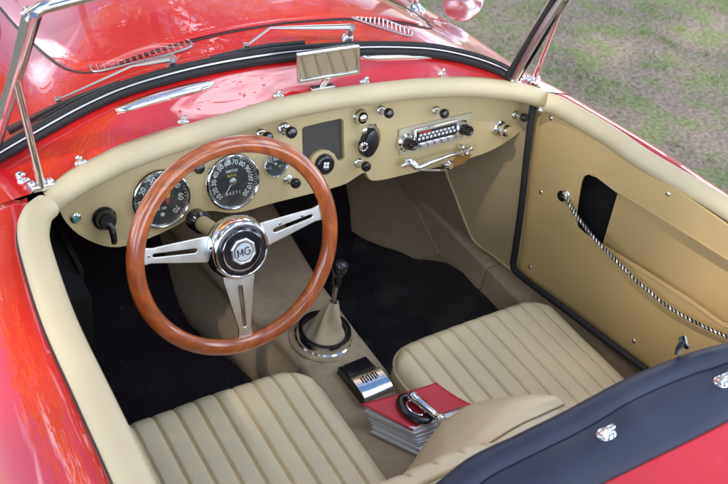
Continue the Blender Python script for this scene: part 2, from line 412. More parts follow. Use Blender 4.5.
# pull cord
cpx=[(565,196),(577.5,216.5),(595,239),(615,259.5),(632.5,277),(650,292),(670,308),(701,325),(728,337),(760,352)]
cp=[]
for i,q in enumerate(cpx):
    off=.012 if i else .004
    cp.append(pl(q[0],q[1],tuple(NP),DP-off-.012*math.sin(min(1,i/4)*math.pi/2)))
cp=cr(cp,30)
L=[0]
for i in range(1,len(cp)): L.append(L[-1]+(cp[i]-cp[i-1]).length)
def atL(s):
    for i in range(1,len(L)):
        if L[i]>=s: t=(s-L[i-1])/(L[i]-L[i-1]); return cp[i-1].lerp(cp[i],t),(cp[i]-cp[i-1]).normalized()
    return cp[-1],(cp[-1]-cp[-2]).normalized()
cord=MB(); n=int(L[-1]/.0012)
for st in range(4):
    pts=[]
    for i in range(n):
        p,t=atL(i*.0012); a=(NP-t*NP.dot(t)).normalized(); c=t.cross(a); ph=i*.0012/.019*2*math.pi+st*math.pi/2
        pts.append(p+(a*math.cos(ph)+c*math.sin(ph))*.0024)
    cord.tube(pts,.0022 if st%2==0 else .0018,mi=st%2,n=6)
cord.build('pull_cord',['alu','black'],dr)
a,b_=dpt(566,195); mb=MB(); mb.lathe([(.012,0),(.012,.002),(.008,.006),(.006,.012),(0,.014)],dfr(a,b_,0),-NP,n=20); mb.build('cord_boss','chrome',dr)
a,b_=dpt(562,196); mb=MB(); mb.lathe([(.013,0),(.013,.0015),(0,.002)],dfr(a,b_,0),-NP,n=20); mb.build('cord_grommet','black',dr)
# rubber door seal
sl=[V((.547,-.018,.835)),V((.549,-.03,.76)),V((.553,-.06,.62)),V((.556,-.095,.47)),V((.560,-.113,.405)),V((.566,-.14,.375)),V((.575,-.25,.388)),V((.59,-.45,.408)),V((.605,-.80,.44))]
sl=[pl(x,y,tuple(NP),DP-.030) for x,y in [(534.5,98),(530.5,125),(526.5,160),(521,210),(515,252),(513.5,265),(521,276),(575,316.5),(645,369),(700,408)]]
mb=MB(); mb.tube(cr(sl,10),.0085,n=10,flat=.8); mb.build('door_seal','rubber',car)
# left door inner side and driver's side trims (black)
mb=MB(); mb.add([(-.598,-.04,.84),(-.605,-.82,.84),(-.605,-.82,.29),(-.598,-.04,.29)],[(0,1,2,3)]); mb.build('trim_panel','void',dl)
# ------------------------------------------------------------------ tub: floor, toe board, tunnel, side walls
FZ=.29
def toe(y): return FZ if y<.09 else FZ+(y-.09)*.45
tub=MB()
rows=[[(x,y,toe(y)) for x in (-.56,-.3,0,.3,.56)] for y in (-1.0,-.5,0,.09,.35,.72)]
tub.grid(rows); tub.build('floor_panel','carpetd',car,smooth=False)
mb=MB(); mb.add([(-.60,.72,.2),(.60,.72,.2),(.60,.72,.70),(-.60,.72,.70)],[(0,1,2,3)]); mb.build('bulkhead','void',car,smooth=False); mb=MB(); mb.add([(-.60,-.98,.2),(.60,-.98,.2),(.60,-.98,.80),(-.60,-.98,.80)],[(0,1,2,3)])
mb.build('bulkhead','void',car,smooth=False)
# right hand kick wall: recessed brown wall, pale panel proud of it
KN=V((1,.18,0)).normalized(); KD=.526/V((1,.18,0)).length
kq=[(446,150),(446,170),(452,187),(460,208),(467,226),(473,239),(481,247),(490,253),(515,273),(519,255),(524,215),(530,150),(534,112),(534,90),(470,90)]
kpts=[pl(x,y,tuple(KN),KD) for x,y in kq]
def kfr(y,z,h): return V(((KD-KN.y*y)/KN.x,y,z))-KN*h
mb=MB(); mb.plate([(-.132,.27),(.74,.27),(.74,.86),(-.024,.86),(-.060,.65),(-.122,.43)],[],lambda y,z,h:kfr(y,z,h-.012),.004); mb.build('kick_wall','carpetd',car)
mb=MB(); mb.plate([(p.y,p.z) for p in kpts],[],kfr,.008); kp=mb.build('kick_panel','panelC',car,bevel=.002)
# filler between kick panel and door seal, sill box
mb=MB(); mb.box((.570,-.50,.333),(.070,.42,.050)); mb.box((.5355,.145,.333),(.0355,.224,.050)); mb.build('sill','carpet',car,bevel=.008)
# left kick wall
mb=MB(); mb.box((-.505,.31,.48),(.004,.38,.22)); mb.box((-.553,.27,.48),(.045,.40,.21)); mb.box((-.585,-.50,.36),(.03,.38,.06)); kw=mb.build('kick_wall','void',car,label='black driver side footwell wall')
g=onX(81,300,-.499); mb=MB(); mb.lathe([(.0065,0),(.0085,.003),(.013,.003),(.014,0)],g,(1,0,0),n=24); mb.build('grommet','satin',kw)
# tunnel
def tun(y):
    k=max(0,y+.15); 
    return (-.155-.28*k, -.105-.20*k, .062+.03*k, .078+.05*k, .400+.12*max(0,y-.05))
mb=MB(); rows=[]
for i in range(36):
    y=-.97+i*(1.68/35); bl,tl,tr,br,z=tun(y); r=[]
    ctl=[(bl,FZ-.02+0.0),(bl+.01,FZ+.03),(tl-.006,z-.03),(tl+.002,z-.010),(tl+.014,z-.001),(tl+.04,z+.002),(0,z+.004),(tr-.03,z+.002),(tr-.008,z-.001),(tr+.002,z-.012),(br-.004,z-.04),(br,FZ-.02)]
    rows.append([p for p in cr([(a,y,b_) for a,b_ in ctl],4)])
mb.grid(rows); tn=mb.build('transmission_tunnel','carpet',car,angle=80)
# chrome seam strip on tunnel side of the driver
# toe board brown panel seam
mb=MB(); mb.tube([V((.499,.09,.292)),V((.499,.35,.41)),V((.499,.60,.525))],.004,n=8)
mb.build('floor_piping','carpet',car)
mb=MB(); mb.tube([p-KN*.001 for p in cr(kpts[:9],5)],.0032,n=8); mb.build('piping','dash',kp)
# ------------------------------------------------------------------ mats
def surf_pt(px,py,off):
    p=onZ(px,py,FZ+off)
    if p.y<=.09: return p
    n=(0,-.45,1); return pl(px,py,n,FZ-.45*.09+off)
def fmat(poly,off,name,label,hgt,cat='floor mat'):
    # fill the outline with a fine triangulated sheet, gently rumpled
    bm=bmesh.new(); vs=[bm.verts.new(surf_pt(x,y,off)) for x,y in poly]; bm.faces.new(vs)
    bmesh.ops.triangulate(bm,faces=bm.faces[:]); 
    for _ in range(5): bmesh.ops.subdivide_edges(bm,edges=[e for e in bm.edges if e.calc_length()>.02],cuts=1,use_grid_fill=False); bmesh.ops.triangulate(bm,faces=bm.faces[:])
    for v in bm.verts:
        q=v.co; base=toe(q.y)+off; v.co.z=base+hgt*max(0,noise.noise(q*7)+.35)+hgt*.35*noise.noise(q*19)+hgt*.2
    for f in bm.faces: f.smooth=True
    me=bpy.data.meshes.new(name); bm.to_mesh(me); bm.free(); me.materials.append(M['rubmat'])
    o=bpy.data.objects.new(name,me); col.objects.link(o); so=o.modifiers.new('t','SOLIDIFY'); so.thickness=.005; so.offset=1
    return tag(o,label,cat,None)
fmat([(262,150),(300,150),(338,160),(345,185),(349,215),(351,236),(358,241),(376,249),(400,257),(425,263),(445,267),(462,276),(478,290),(492,305),(520,340),(460,420),(400,420),(355,335),(312,290),(285,250),(262,200)],.004,'floor_mat','crumpled black mat filling the passenger footwell right of the gear lever',.016)
o=MB(); rows=[]
for i in range(24):
    y=-.62+i*.055; rows.append([(x,y,toe(y)+.006+.002*noise.noise(V((x*9,y*9,0)))) for x in [-.498+j*.02 for j in range(18)]])
o.grid(rows); o=o.build('floor_mat','rubmat',None); so=o.modifiers.new('t','SOLIDIFY'); so.thickness=.004; so.offset=-1
tag(o,'flat black mat in the dark driver footwell under the steering wheel','floor mat')
# pedals (in the dark of the driver footwell)
for x in (-.40,-.30):
    mb=MB(); mb.box((x,.40,.52),(.028,.006,.025),ax=(V((1,0,0)),V((0,.8,.6)).normalized(),V((0,-.6,.8)).normalized())); mb.tube([(x,.41,.53),(x,.46,.65),(x,.55,.78)],.007); mb.build('pedal','rubber',car,bevel=.003)
# ------------------------------------------------------------------ dashboard
TH=.32
DW=V((0,math.sin(TH),math.cos(TH))); DN=V((0,-math.cos(TH),math.sin(TH))); DO=V((0,0,.8))
def dfm(u,w,h): return DO+V((1,0,0))*u+DW*w+DN*h
def onD(x,y,h=0):
    p=pl(x,y,tuple(DN),DN.dot(DO)+h)-DO; return (p.x,p.dot(DW))
low=[(58,204),(61,213),(66,222),(78,234),(95,243),(110,247),(125,246),(150,238),(170,229),(183,222),(192,215.5),(202,212),(214,211),(230,213),(246,211),(270,204),(300,196.5),(340,186),(352,180),(362,173.5),(366,173),(368,177),(372,180.5),(382,180),(400,176),(440,166.5),(470,158),(488,152),(503,144),(516,135),(525,126),(530,113)]
up=[(531,104),(527,99),(500,93),(440,90),(400,91),(340,100),(280,113),(220,130),(150,155),(100,175),(70,190)]
outl=[onD(*q) for q in low]+[onD(*q) for q in up]
outl=[(p.x,p.y) for p in cr([(a,b_,0) for a,b_ in outl],3,closed=True)]
rc=[onD(*q) for q in [(304,127),(322,122.5),(341,118.6),(343.5,121),(344,140),(344.5,158),(341,161),(337,159),(334.5,154),(329,150.5),(322,150),(315.5,153),(311.5,158),(310,164.5),(304,165.5),(303,160),(302.5,145),(302,129)]]
mb=MB(); mb.plate(outl,[rc],dfm,.012); dash=mb.build('dashboard','dash',car,bevel=.003,angle=30)
mb=MB(); mb.plate([onD(298,120),onD(348,112),onD(350,168),onD(298,172)],[],lambda u,w,h:dfm(u,w,h-.009),.002); mb.build('recess_panel','grey',dash)
def knobs(name,base,tip,r1=.009,r2=.0085,ln=.022,m2='black',lab=None):
    r1*=1.2; r2*=1.2
    u,w=onD(*base); ax=DN
    mb=MB(); mb.lathe([(r1,0),(r1,.002),(r1*.8,.005),(.005,.006),(.0045,ln)],dfm(u,w,0),ax,n=20); o=mb.build(name,'chrome',dash)
    mb=MB(); mb.lathe([(.004,0),(r2*.8,.001),(r2,.004),(r2,.011),(r2*.75,.0145),(0,.0155)],dfm(u,w,ln),ax,n=24); mb.build('knob_cap',m2,o)
    return o
knobs('control_knob',(260.4,133.5),None); knobs('control_knob',(283.6,128.8),None,r1=.011,r2=.0095)
knobs('control_knob',(288,179),None); knobs('control_knob',(380.4,110),None); knobs('control_knob',(358,162.7),None)
knobs('control_knob',(435.6,110.6),None,r2=.0085); knobs('control_knob',(515,114.7),None,r2=.008); knobs('control_knob',(196,166.5),None,ln=.006)
# horn push with a white mark
u,w=onD(324,164); mb=MB(); mb.lathe([(.0215,-.006),(.0215,.003),(.0195,.008),(.016,.0095),(.010,.0085),(0,.008)],dfm(u,w,0),DN,n=36)
for a in range(4):
    an=a*math.pi/2+.6; mb.lathe([(.0032,0),(.0032,.0008),(0,.001)],dfm(u+.0045*math.cos(an),w+.0045*math.sin(an),.0088),DN,mi=1,n=12)
mb.build('horn_push',['black','white'],dash)
# dipper / light switch: black round boss with lever
u,w=onD(104,218); mb=MB(); mb.lathe([(.021,0),(.021,.004),(.017,.008),(.016,.020),(.013,.024),(0,.025)],dfm(u,w,0),DN,n=30)
mb.tube([dfm(u,w,.018),dfm(u+.004,w-.014,.026),dfm(u+.005,w-.030,.026),dfm(u+.005,w-.040,.024)],[.006,.0062,.0058,.005],n=12); mb.build('rotary_switch','black',dash)
u,w=onD(75,218); mb=MB(); mb.lathe([(.009,0),(.009,.003),(.0065,.005)],dfm(u,w,0),DN,n=20); o=mb.build('warning_lamp','chrome',dash)
mb=MB(); mb.lathe([(.0065,0),(.005,.003),(0,.004)],dfm(u,w,.0045),DN,n=20); mb.build('lens','lens',o)
# map lamp (chrome dome) and ignition lock
u,w=onD(358,116); mb=MB(); mb.lathe([(.017,0),(.0165,.004),(.015,.012),(.011,.019),(.005,.022),(0,.0225)],dfm(u,w,0),DN,n=30); 
for q in range(3): mb.lathe([(.0155-.002*q,.007+q*.004),(.0165-.002*q,.009+q*.004),(.0150-.002*q,.011+q*.004)],dfm(u,w,0),DN,n=30)
mb.build('map_lamp','chrome',dash)
u,w=onD(367,141); er=V((math.cos(-.25),0,0))+DW*math.sin(-.25)
mb=MB(); mb.lathe([(1,0),(1,.003),(.9,.006),(.82,.006)],dfm(u+.006,w+.002,0),DN,n=40,sx=.026,sy=.034,ex=er); ig=mb.build('ignition_plate','chrome',dash)
mb=MB(); mb.lathe([(1,0),(1,.016),(.86,.021),(0,.022)],dfm(u-.002,w,0),DN,n=40,sx=.0185,sy=.031,ex=er); mb.build('ignition_switch','black',ig)
uu,ww=onD(364,147,.024)
mb=MB(); mb.lathe([(.0095,0),(.0095,.003),(.0075,.004),(.0060,.002),(.0045,.002),(.0040,.004),(0,.004)],dfm(uu,ww,.0215),DN,n=26)
uu,ww=onD(365,131,.024); mb.lathe([(.0062,0),(.0062,.002),(.0045,.003),(0,.003)],dfm(uu,ww,.0215),DN,n=20)
mb.build('key_ring','chrome',ig)
# chrome cap (cigar lighter) at the right
u,w=onD(499,128); mb=MB(); mb.lathe([(.017,0),(.0175,.004),(.013,.006),(.013,.015),(.0145,.019),(.0145,.028),(.011,.034),(0,.036)],dfm(u,w,0),DN,n=30); mb.lathe([(.007,0),(.007,.008),(0,.009)],dfm(u-.018,w-.002,0),DN,n=16); mb.build('lighter','chrome',dash)
# radio
def rq(px,py): return onD(px,py)
pc=[rq(398,129),rq(398.5,155.5),rq(471,136),rq(471,112)]
mb=MB(); mb.plate(pc,[],lambda u,w,h:dfm(u,w,h+.004),.004); radio=mb.build('radio','plate',dash,bevel=.0015)
c0=V((*rq(432,133.5),0)); a0=(V((*rq(461.5,127),0))-V((*rq(406,141),0))); half=a0.length/2; a0.normalize(); b0=V((-a0.y,a0.x,0))
def rfr(u,w,h): q=c0+a0*u+b0*w; return dfm(q.x,q.y,h+.004)
RAX=(V((1,0,0))*a0.x+DW*a0.y,V((1,0,0))*b0.x+DW*b0.y,DN)
mb=MB(); mb.box(rfr(0.002,.001,.005),(.058,.0215,.005),ax=RAX); rb=mb.build('radio_body','chrome',radio,bevel=.003)
mb=MB(); mb.box(rfr(.002,.004,.0105),(.052,.0125,.001),ax=RAX); rd_=mb.build('tuning_scale','dial',radio)
mb=MB()
for k in range(9):
    mb.box(rfr(-.042+k*.0108,.0085,.012),(.0036,.0022,.0003),ax=RAX)
for k in range(10):
    mb.box(rfr(-.046+k*.0105,.001,.012),(.0030,.0028,.0003),ax=RAX)
mb.build('scale_marking','white',radio,smooth=False)
mb=MB(); mb.box(rfr(-.030,.0135,.0122),(.016,.0012,.0003),ax=RAX); mb.build('scale_pointer','redmark',radio)
mb=MB()
for k in range(5): mb.box(rfr(-.036+k*.0185,-.0145,.012),(.0078,.0038,.004),ax=RAX)
mb.build('push_button','satin',radio,bevel=.001)
for sx in (-1,1):
    mb=MB(); mb.lathe([(.020,0),(.0195,.006),(.0155,.010),(.0155,.013)],rfr(sx*half,-.002,.0),DN,n=32); kb=mb.build('radio_knob','chrome',radio)
    mb=MB(); mb.lathe([(.013,0),(.0135,.003),(.0115,.008),(.0115,.018),(.009,.022),(.006,.021),(0,.021)],rfr(sx*half,-.002,.012),DN,n=32); mb.build('knob_cap','black',kb)
# chrome pull handle under the radio, with brass plate
def dp(px,py,h): u,w=onD(px,py,h); return dfm(u,w,h)
mb=MB(); mb.tube(cr([dp(402,166,.012),dp(410,163,.02),(dp(418,167.5,.028)),dp(432,162,.03),dp(447,156.5,.028),dp(460,153,.022),dp(467,151,.01)],6),[.006]*12+[.0045]*25,n=12)
mb.tube(cr([dp(405,160,.014),dp(412,161,.02),dp(419,167,.026)],5),.004,n=10)
mb.tube(cr([dp(417,169,.026),dp(430,170.5,.026),dp(447,170,.02)],6),.003,n=10)
mb.lathe([(.006,-.02),(.006,.0),(.010,.004),(.011,.012),(.007,.018),(0,.019)],dp(446,164,.02),DN,n=22)
for q in [(462,147),(466,153),(470,148),(461,154)]: mb.lathe([(.006,-.008),(.007,.0),(.005,.007),(0,.009)],dp(q[0],q[1],.012),DN,n=16)
hd=mb.build('grab_handle','chrome',dash)
mb=MB(); mb.plate([onD(449,167),onD(456,156),onD(470,154),onD(462,163)],[],lambda u,w,h:dfm(u,w,h+.006),.006); mb.build('bracket','brass',hd)
# gauges
def gauge(px,py,R,name,kind):
    u,w=onD(px,py)
    fr=lambda a,b_,h:dfm(u+a,w+b_,h)
    mb=MB(); mb.lathe([(R,0),(R*1.0,.004),(R*.965,.009),(R*.92,.0105),(R*.87,.008),(R*.85,.002),(R*.85,-.002)],fr(0,0,0),DN,n=64); g=mb.build(name,'chrome',dash,angle=60)
    mb=MB(); mb.lathe([(R*.86,0),(0,.0002)],fr(0,0,.0012),DN,n=64)
    H=.0022
    def tick(an,r0,r1,wd,mi):
        c,s_=math.cos(an),math.sin(an); q=[(r0*c-wd*s_,r0*s_+wd*c),(r1*c-wd*s_,r1*s_+wd*c),(r1*c+wd*s_,r1*s_-wd*c),(r0*c+wd*s_,r0*s_-wd*c)]
        mb.add([fr(a,b_,H) for a,b_ in q],[(0,1,2,3)],mi)
    if kind=='speed':
        for k in range(0,12):
            an=R_(222-k*24.0); lab=str(10+10*k); mb.text(lab,R*.235,fr,1,H,an-math.pi/2,R*.66*math.cos(an),R*.66*math.sin(an))
        for k in range(0,45): 
            an=R_(228-k*6); tick(an,R*.80,R*.85,R*.008,1)
        mb.text('SMITHS',R*.13,fr,1,H,0,0,R*.36); mb.text('M.P.H.',R*.13,fr,2,H,0,0,R*.20)
        mb.text('0 4 2 7 1',R*.15,fr,1,H,0,0,-R*.42)
        nd=R_(232)
    elif kind=='rev':
        for k in range(0,8):
            an=R_(225-k*38.5); mb.text(str(k*10),R*.25,fr,1,H,an-math.pi/2,R*.66*math.cos(an),R*.66*math.sin(an))
        for k in range(0,36):
            an=R_(225-k*7.7); tick(an,R*.80,R*.85,R*.008 if k<28 else R*.02,1 if k<26 else (2 if k<31 else 3))
        mb.text('R.P.M.',R*.13,fr,1,H,0,0,R*.30); mb.text('X 100',R*.12,fr,1,H,0,0,-R*.35)
        mb.lathe([(R*.07,0),(0,.0003)],fr(-.0,-R*.55,H),DN,mi=1,n=16)
        q=[(R*.10,R*.16),(R*.34,R*.20),(R*.30,-R*.02),(R*.12,-R*.02)]; mb.add([fr(a,b_,H) for a,b_ in q],[(0,1,2,3)],2)
        q=[(R*.12,-R*.03),(R*.30,-R*.03),(R*.20,-R*.30)]; mb.add([fr(a,b_,H) for a,b_ in q],[(0,1,2)],3)
        nd=R_(215)
    else:
        for k in range(0,9):
            an=R_(200-k*27.5); tick(an,R*.62,R*.78,R*.02,1)
        mb.text('C',R*.25,fr,1,H,0,-R*.4,-R*.25); mb.text('H',R*.25,fr,1,H,0,R*.4,-R*.25)
        nd=R_(150)
    mb.build('dial',['dial','white','ylw','redmark'],g,smooth=False)
    mb=MB(); c,s_=math.cos(nd),math.sin(nd)
    mb.add([fr(-s_*R*.03,c*R*.03,.004),fr(c*R*.62,s_*R*.62,.004),fr(s_*R*.03,-c*R*.03,.004),fr(-c*R*.12,-s_*R*.12,.004)],[(0,1,2,3)]); o=mb.build('needle','white',g,smooth=False)
    mb=MB(); mb.lathe([(R*.13,.002),(R*.13,.0045),(R*.10,.006),(0,.0065)],fr(0,0,0),DN,n=24); mb.build('needle_boss','satin' if kind!='x' else 'black',g)
    mb=MB(); mb.lathe([(R*.87,0),(R*.5,.0015),(0,.002)],fr(0,0,.0072),DN,n=40); mb.build('glass','glass',g)
    return g
gauge(160.5,198,.056,'rev_counter','rev'); gauge(232,181,.056,'speedometer','speed'); gauge(274.5,163.5,.026,'temperature_gauge','temp')
# ------------------------------------------------------------------ steering
WA=.362; WC=V((-.2821,-.2046,.7858)); WX=V((1,0,0)); WU=V((0,math.sin(WA),math.cos(WA))); WN=V((0,-math.cos(WA),math.sin(WA)))
def wf(u,w,h): return WC+WX*u+WU*w+WN*h
sw=bpy.data.objects.new('steering_wheel',None)
mb=MB(); RM=.1923-.0145; rows=[];N=120;K=20
for i in range(N):
    a=i*2*math.pi/N; rows.append([wf((RM+.0145*math.cos(b_))*math.cos(a),(RM+.0145*math.cos(b_))*math.sin(a),.0125*math.sin(b_)+ (.0006*math.sin(a*18) if math.sin(b_)<-.4 else 0)) for b_ in [j*2*math.pi/K for j in range(K)]])
mb.grid(rows,closeu=True,closev=True)
sw=mb.build('steering_wheel','wood',car,label='wood rimmed steering wheel with three slotted polished spokes')
uv=sw.data.uv_layers.new(name='UVMap')
for p in sw.data.polygons:
    for li in p.loop_indices:
        q=sw.data.vertices[sw.data.loops[li].vertex_index].co-WC; a=math.atan2(q.dot(WU),q.dot(WX)); rr=math.hypot(q.dot(WU),q.dot(WX))
        uv.data[li].uv=(math.cos(a)*1.0+rr*6,(math.sin(a)*1.0)+q.dot(WN)*8)
# map: grain along the rim -> use polar coordinates baked in UV: streaks by cylinder angle
def spoke(an,rin=.030,rout=.170,w0=.021,w1=.0125,slot=(.075,.145,.0032),dz0=-.010,dz1=-.002,holes=0,vee=False):
    c,s_=math.cos(an),math.sin(an)
    def fr(u,w,h):
        t=(u-rin)/(rout-rin); t=max(0,min(1,t)); z=dz0+(dz1-dz0)*t
        return wf(u*c-w*s_,u*s_+w*c,z+h)
    outp=[(rin,-w0),(.06,-w0*.96),(.11,-(w0*.42+w1*.58)),(.15,-w1),(.163,-w1*1.15),(rout,-w1*1.7),(rout,w1*1.7),(.163,w1*1.15),(.15,w1),(.11,(w0*.42+w1*.58)),(.06,w0*.96),(rin,w0)]
    sl_=[]
    a,b_,hw=slot
    for k in range(7): t=-math.pi/2+k*math.pi/6; sl_.append((b_+hw*math.cos(t),hw*math.sin(t)))
    for k in range(7): t=math.pi/2+k*math.pi/6; sl_.append((a+hw*1.3*math.cos(t),hw*1.3*math.sin(t)))
    mb=MB(); mb.plate(outp,[sl_],fr,.004); return mb,fr
for an,kk in ((R_(180-9),0),(R_(9.5),1),(R_(-90.5),2)):
    mb,fr=spoke(an,w0=.023 if kk<2 else .030,w1=.0125 if kk<2 else .0115,dz0=-.012)
    o=mb.build('spoke','alu',sw,bevel=.0012,angle=30)
    mb=MB()
    for u in ((.085,.128) if kk==1 else (.155,)):
        mb=MB(); mb.lathe([(.0028,0),(.0022,.0012),(0,.0014)],fr(u,0.009 if kk==1 and u<.1 else .0075 if kk==1 else 0,0),WN,n=12); mb.build('rivet','chrome',o)
# hub
HC=wf(0,.0,0); u0=V((-.003,.0,0))
mb=MB(); mb.lathe([(.040,-.035),(.052,-.024),(.056,-.010),(.054,.002),(.050,.010),(.0475,.0125),(.0455,.0125),(.0445,.011)],HC,WN,n=64); hub=mb.build('hub','chrome',sw,angle=60)
mb=MB(); mb.lathe([(.0446,.010),(.044,.0125),(.036,.0135),(.0355,.0145),(.0335,.0145),(.033,.0135),(.0,.014)],HC,WN,n=64,mis=[0,0,1,1,1,0,0]); hp=mb.build('horn_button',['black','chrome'],hub,angle=60)
mb=MB()
def octp(r,h,ph=R_(22.5+4)): return [wf(r*math.cos(ph+k*math.pi/4),r*math.sin(ph+k*math.pi/4),h) for k in range(8)]
a,b_,c_,d_,e_=octp(.0235,.0138),octp(.0235,.0165),octp(.0215,.0178),octp(.0150,.0172),octp(.0150,.0172)
mb.grid([a,b_],closeu=True); mb.grid([b_,c_],closeu=True); mb.grid([c_,d_],closeu=True); mb.add(d_,[tuple(range(8))])
mb.build('badge','alu',hp,smooth=False,label='octagonal MG badge')
mb=MB(); mb.lathe([(.0172,.0172),(.0172,.0181),(.0160,.0181),(.0160,.0172)],HC,WN,n=40)
mb.build('badge_ring','dial',hp)
mb=MB(); mb.lathe([(.0158,.0170),(.0158,.0182),(0,.0183)],HC,WN,n=40); mb.build('badge_face','pearl',hp)
mb=MB(); c4,s4=math.cos(R_(4)),math.sin(R_(4))
def lt2(pts,r=.0010): mb.tube([wf(x*c4-y*s4,x*s4+y*c4,.0186) for x,y in pts],r,n=6)
lt2([(-.0112,-.0062),(-.0112,.0066)],.0011); lt2([(-.0112,.0066),(-.0070,-.0030),(-.0028,.0066)],.0010); lt2([(-.0028,.0066),(-.0028,-.0062)],.0011)
lt2([(.0062+.0052*math.cos(a),.0064*math.sin(a)) for a in [R_(50+k*20) for k in range(14)]]+[(.0112,-.0040),(.0112,-.0002),(.0068,-.0002)],.0011)
mb.build('badge_lettering','dial',hp)
# column
mb=MB(); mb.tube([wf(0,0,-.03),wf(0,0,-.12),wf(0,0,-.40)],[.0145,.0145,.0145],n=24); colm=mb.build('steering_column','dash',car)
mb=MB(); mb.lathe([(.016,-.185),(.021,-.18),(.021,-.155),(.016,-.15)],WC,WN,n=30); mb.build('column_collar','black',colm)
# ------------------------------------------------------------------ gear lever
GC=V((-.020,-.141,.404))
mb=MB(); mb.lathe([(.063,-.004),(.063,.004),(.060,.006),(.0585,.020),(.0575,.023),(.049,.024),(.0475,.020),(.0475,.0)],GC,(0,0,1),n=56,mis=[0,0,0,0,1,1,1]); gl=mb.build('gear_lever_ring',['chrome','black'],car,angle=50)
mb=MB(); mb.lathe([(.072,-.006),(.074,.0),(.070,.003),(.062,.003)],GC,(0,0,1),n=56); mb.build('carpet_rim','carpet',gl)
ktop=onY(340.5,266,-.150); shaft0=onY(333.5,301,-.147)
mb=MB(); rows=[]
prof=[(.0,.048,.008),(.12,.040,.020),(.28,.031,.038),(.5,.023,.060),(.72,.0165,.082),(.9,.0115,.100),(1,.0085,.108)]
top=shaft0
for t,r,z in prof:
    c=GC.lerp(V((top.x,top.y,GC.z)),min(1,t*1.0)); zz=GC.z+(top.z-GC.z)*(z/.108); row=[]
    for k in range(72):
        a=k*2*math.pi/72; rr=r*(1+.34*(1-t*.4)*(.2+t*.8 if t<.3 else 1)*math.sin(5*a+1.5*math.sin(2*a)+t*3)*(t>.02)); row.append((c.x+rr*math.cos(a),c.y+rr*math.sin(a),zz))
    rows.append(row)
rows=list(map(list,zip(*[cr([rows[j][k] for j in range(len(rows))],5) for k in range(72)])))
mb.grid(rows,closeu=True); mb.build('gear_boot','boot',gl,angle=80)
d=(ktop-shaft0).normalized()
mb=MB(); mb.tube([shaft0-d*.01,ktop-d*.03],.0052,n=16); o=mb.build('gear_shaft','alu',gl)
mb=MB(); mb.lathe([(.0075,-.05),(.0095,-.046),(.0105,-.03),(.0098,-.021),(.0135,-.013),(.0165,-.002),(.0155,.008),(.010,.0145),(0,.0165)],ktop-d*.004,d,n=32); mb.build('gear_knob','black',gl,angle=60)
# ------------------------------------------------------------------ chrome box on tunnel
bc=V((-.011,-.290,.402)); ax=(V((.985,.17,0)).normalized(),V((-.17,.985,0)).normalized(),V((0,0,1)))
ax=(V((.999,.04,0)).normalized(),V((-.04,.999,0)).normalized(),V((0,0,1)))
mb=MB(); mb.plate([(-.050,0),(.050,0),(.050,.020),(.044,.026),(.0,.030),(-.044,.026),(-.050,.020)],[],lambda u,w,h:bc+ax[1]*(u)+ax[2]*w+ax[0]*(h+.034),.068)
ash=mb.build('ashtray','black',car,bevel=.003)
mb=MB(); rows=[]
for t,zz in [(-.053,.004),(-.053,.020),(-.048,.027),(-.035,.0315),(-.015,.0335),(.002,.0335),(.004,.031)]:
    rows.append([bc+ax[1]*t+ax[2]*zz+ax[0]*s_ for s_ in (-.036,-.035,-.02,0,.02,.035,.036)])
mb.grid(rows); lid=mb.build('ashtray_lid','chrome',ash,bevel=0); so=lid.modifiers.new('t','SOLIDIFY'); so.thickness=.003; so.offset=0; bv=lid.modifiers.new('b','BEVEL'); bv.width=.001; bv.segments=2
mb=MB()
for k in range(7): mb.box(bc+ax[1]*(-.012)+ax[0]*(-.018+k*.006)+ax[2]*.0358,(.0011,.009 if k%2 else .006,.0008),ax=ax)
mb.build('lid_rib','black',lid)
